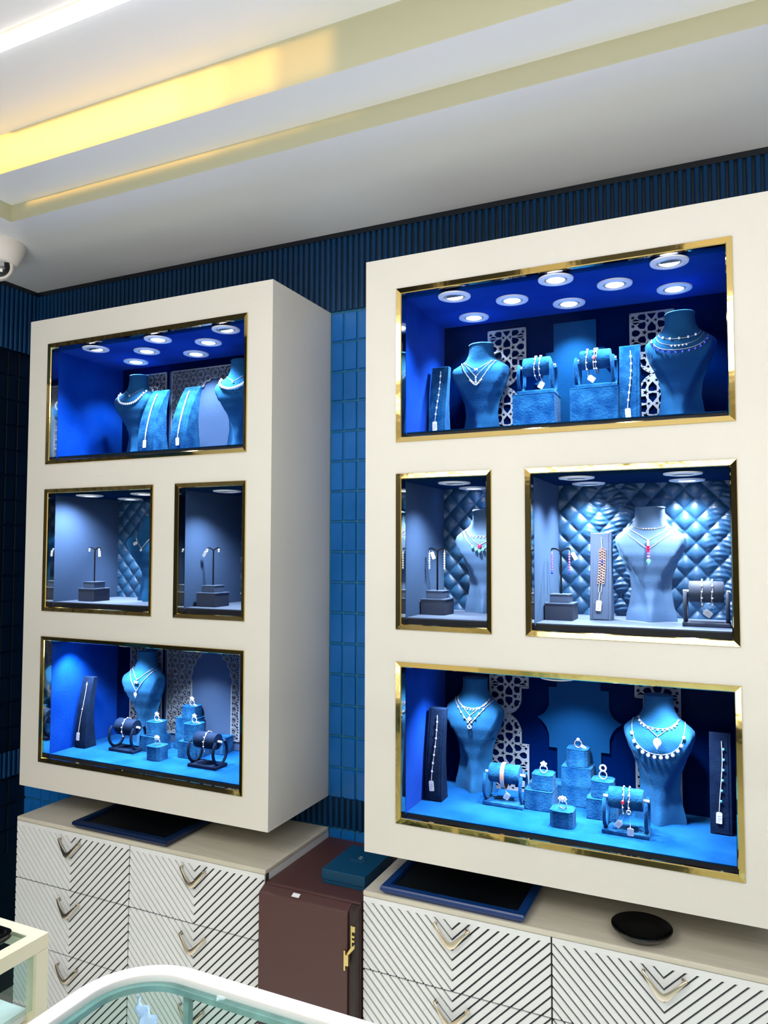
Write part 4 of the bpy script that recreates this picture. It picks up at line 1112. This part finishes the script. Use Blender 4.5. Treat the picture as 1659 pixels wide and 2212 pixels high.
# ------------------------------------------------------------------ foreground glass showcases
def path_offset(P, d_):
    out = []
    for i, p in enumerate(P):
        a = Vector(P[max(i-1, 0)]); b = Vector(P[min(i+1, len(P)-1)]); t_ = (b - a).normalized()
        out.append((p[0] + t_.y * d_, p[1] - t_.x * d_))
    return out
ZC = 1.0
t = thing('curved_glass_showcase', 'white-rimmed glass counter showcase with a rounded corner in the foreground', 'showcase', (0, 0, 0))
rc = .095; cxc, cyc = -.709 + rc, .762 - rc
arc = [(-.709, .18)] + [(-.709, .18 + (cyc - .18) * k / 6) for k in range(1, 6)] + [(cxc - rc * math.cos(a), cyc + rc * math.sin(a)) for a in [PI / 2 * k / 14 for k in range(15)]] + [(-.5 + k * .2, .762) for k in range(6)]
def rail(P, d0, d1, za, zb, mb=None):
    mb = mb or MB(); A = path_offset(P, d0); B = path_offset(P, d1)
    mb.loft([[(a[0], a[1], za), (b[0], b[1], za), (b[0], b[1], zb), (a[0], a[1], zb)] for a, b in zip(A, B)])
    return mb
obj('top_rim', rail(arc, 0, .0215, ZC - .022, ZC), 'case_white', t, bevel=.0015)
top_in = path_offset(arc, .022)
mb = MB(); vs = [mb.bm.verts.new((p[0], p[1], ZC - .004)) for p in top_in] + [mb.bm.verts.new((.5, .18, ZC - .004))]
mb.face(vs); obj('glass_top', mb, 'case_glass', t)
obj('glass_edge_strip', rail(arc, .0217, .030, ZC - .016, ZC - .009), 'glass_edge', t)
obj('glass_side', rail(arc, .010, .014, .30, ZC - .0225), 'case_glass', t)
obj('glass_joint', MB().box(-.612, -.604, .742, .7505, .30, ZC - .023), 'glass_edge', t)
obj('glass_joint', MB().box(-.698, -.692, .60, .609, .30, ZC - .023), 'glass_edge', t)
mb = rail(arc, 0, .03, .0, .30); obj('plinth', mb, 'case_white', t)
mb = MB(); mb.prism([(p[0], p[1]) for p in top_in] + [(.5, .18)], .285, .298, 'z'); obj('deck', mb, 'case_floor', t)
refl_film = thing('blue_reflection_film', 'crumpled blue film imitating a reflection in the curved showcase glass', 'reflection film', (-.640, .705, .94))  # blue film put in to imitate a reflection in the glass
mb = MB(); n = 7; V = [[mb.bm.verts.new((-.012 + .030 * i / n + .004 * (j / n), .004 * math.sin(i * 1.9 + j * 1.3), .048 - .052 * j / n * (0.55 + .45 * i / n) - .016 * i / n)) for i in range(n + 1)] for j in range(n + 1)]
for j in range(n):
    for i in range(n): mb.face([V[j][i], V[j][i+1], V[j+1][i+1], V[j+1][i]])
o = obj('reflection_sheet', mb, 'reflection_blue', refl_film, smooth=True); sm = o.modifiers.new('thick', 'SOLIDIFY'); sm.thickness = .0006

t = thing('square_glass_showcase', 'cream-framed glass counter showcase with a square corner at the lower left', 'showcase', (0, 0, 0))
XA, YA = -.847, .748; XB, YB = -1.75, .12
mb = MB(); r = .0185
mb.box(XB, XA, YA - r, YA, ZC - .019, ZC); mb.box(XA - r, XA, YB, YA - r, ZC - .019, ZC); mb.box(XB, XB + r, YB, YA - r, ZC - .019, ZC); mb.box(XB + r, XA - r, YB, YB + r, ZC - .019, ZC)
obj('top_frame', mb, 'case_cream', t)
for k, (x, y) in enumerate(((XA - r, YA - r), (XA - r, YB), (XB, YA - r), (XB, YB))):
    obj('corner_post', MB().box(x, x + r, y, y + r, .0, ZC - .0195), 'case_cream', t)
obj('glass_top', MB().box(XB + r, XA - r, YB + r, YA - r, ZC - .006, ZC - .001), 'case_glass', t)
obj('glass_side', MB().box(XA - .010, XA - .006, YB + r, YA - r, .906, ZC - .0195), 'case_glass', t)
obj('glass_side', MB().box(XB + r, XA - r, YA - .010, YA - .006, .906, ZC - .0195), 'case_glass', t)
obj('glass_side', MB().box(XB + r, XA - r, YB + .006, YB + .010, .906, ZC - .0195), 'case_glass', t)
obj('base_box', MB().box(XB + .001, XA - .001, YB + .001, YA - .001, 0.0, .889), 'case_cream', t)
obj('deck', MB().box(XB + r, XA - r, YB + r, YA - r, .890, .905), 'case_floor', t)

t = thing('sign_holder', 'clear acrylic sign holder with a white printed sheet, at the left edge', 'sign', (-1.045, .705, ZC - .0005))
obj('acrylic_front', MB().box(-.075, .0745, -.0035, -.0015, 0, .222), 'acrylic', t)
obj('acrylic_foot', MB().box(-.075, .0745, -.03, .03, -.0, .003), 'acrylic', t)
pp = obj('printed_sheet', MB().box(-.073, .0700, -.0012, .0, .004, .219), 'paper_white', t)
mb = MB()
for k in range(3):
    P = [(-.07 + .140 * u / 10, .115 + .018 * k + .05 * (u / 10) ** 2) for u in range(11)]
    for a, b in zip(P, P[1:]): mb.prism([a, b, (b[0], b[1] + .006), (a[0], a[1] + .006)], -.0016, -.0012)
obj('wave_print', mb, 'print_blue', pp)
t = thing('phone_tray', 'black rounded tray beside the sign holder on the square showcase', 'tray', (-.925, .690, ZC - .0008))
def rrect(w, d_, r_, n=6):
    out = []
    for cx, cy, a0 in ((w - r_, d_ - r_, 0), (-w + r_, d_ - r_, PI/2), (-w + r_, -d_ + r_, PI), (w - r_, -d_ + r_, 1.5 * PI)):
        for k in range(n + 1): out.append((cx + r_ * math.cos(a0 + PI/2 * k / n), cy + r_ * math.sin(a0 + PI/2 * k / n)))
    return out
mb = MB(); mb.loft([[(p[0], p[1], z) for p in rrect(w, d_, .014)] for w, d_, z in ((.046, .026, 0), (.050, .030, .004), (.050, .030, .010), (.046, .026, .010), (.044, .024, .004))])
obj('tray_body', mb, 'black_gloss', t, smooth=True, angle=40)
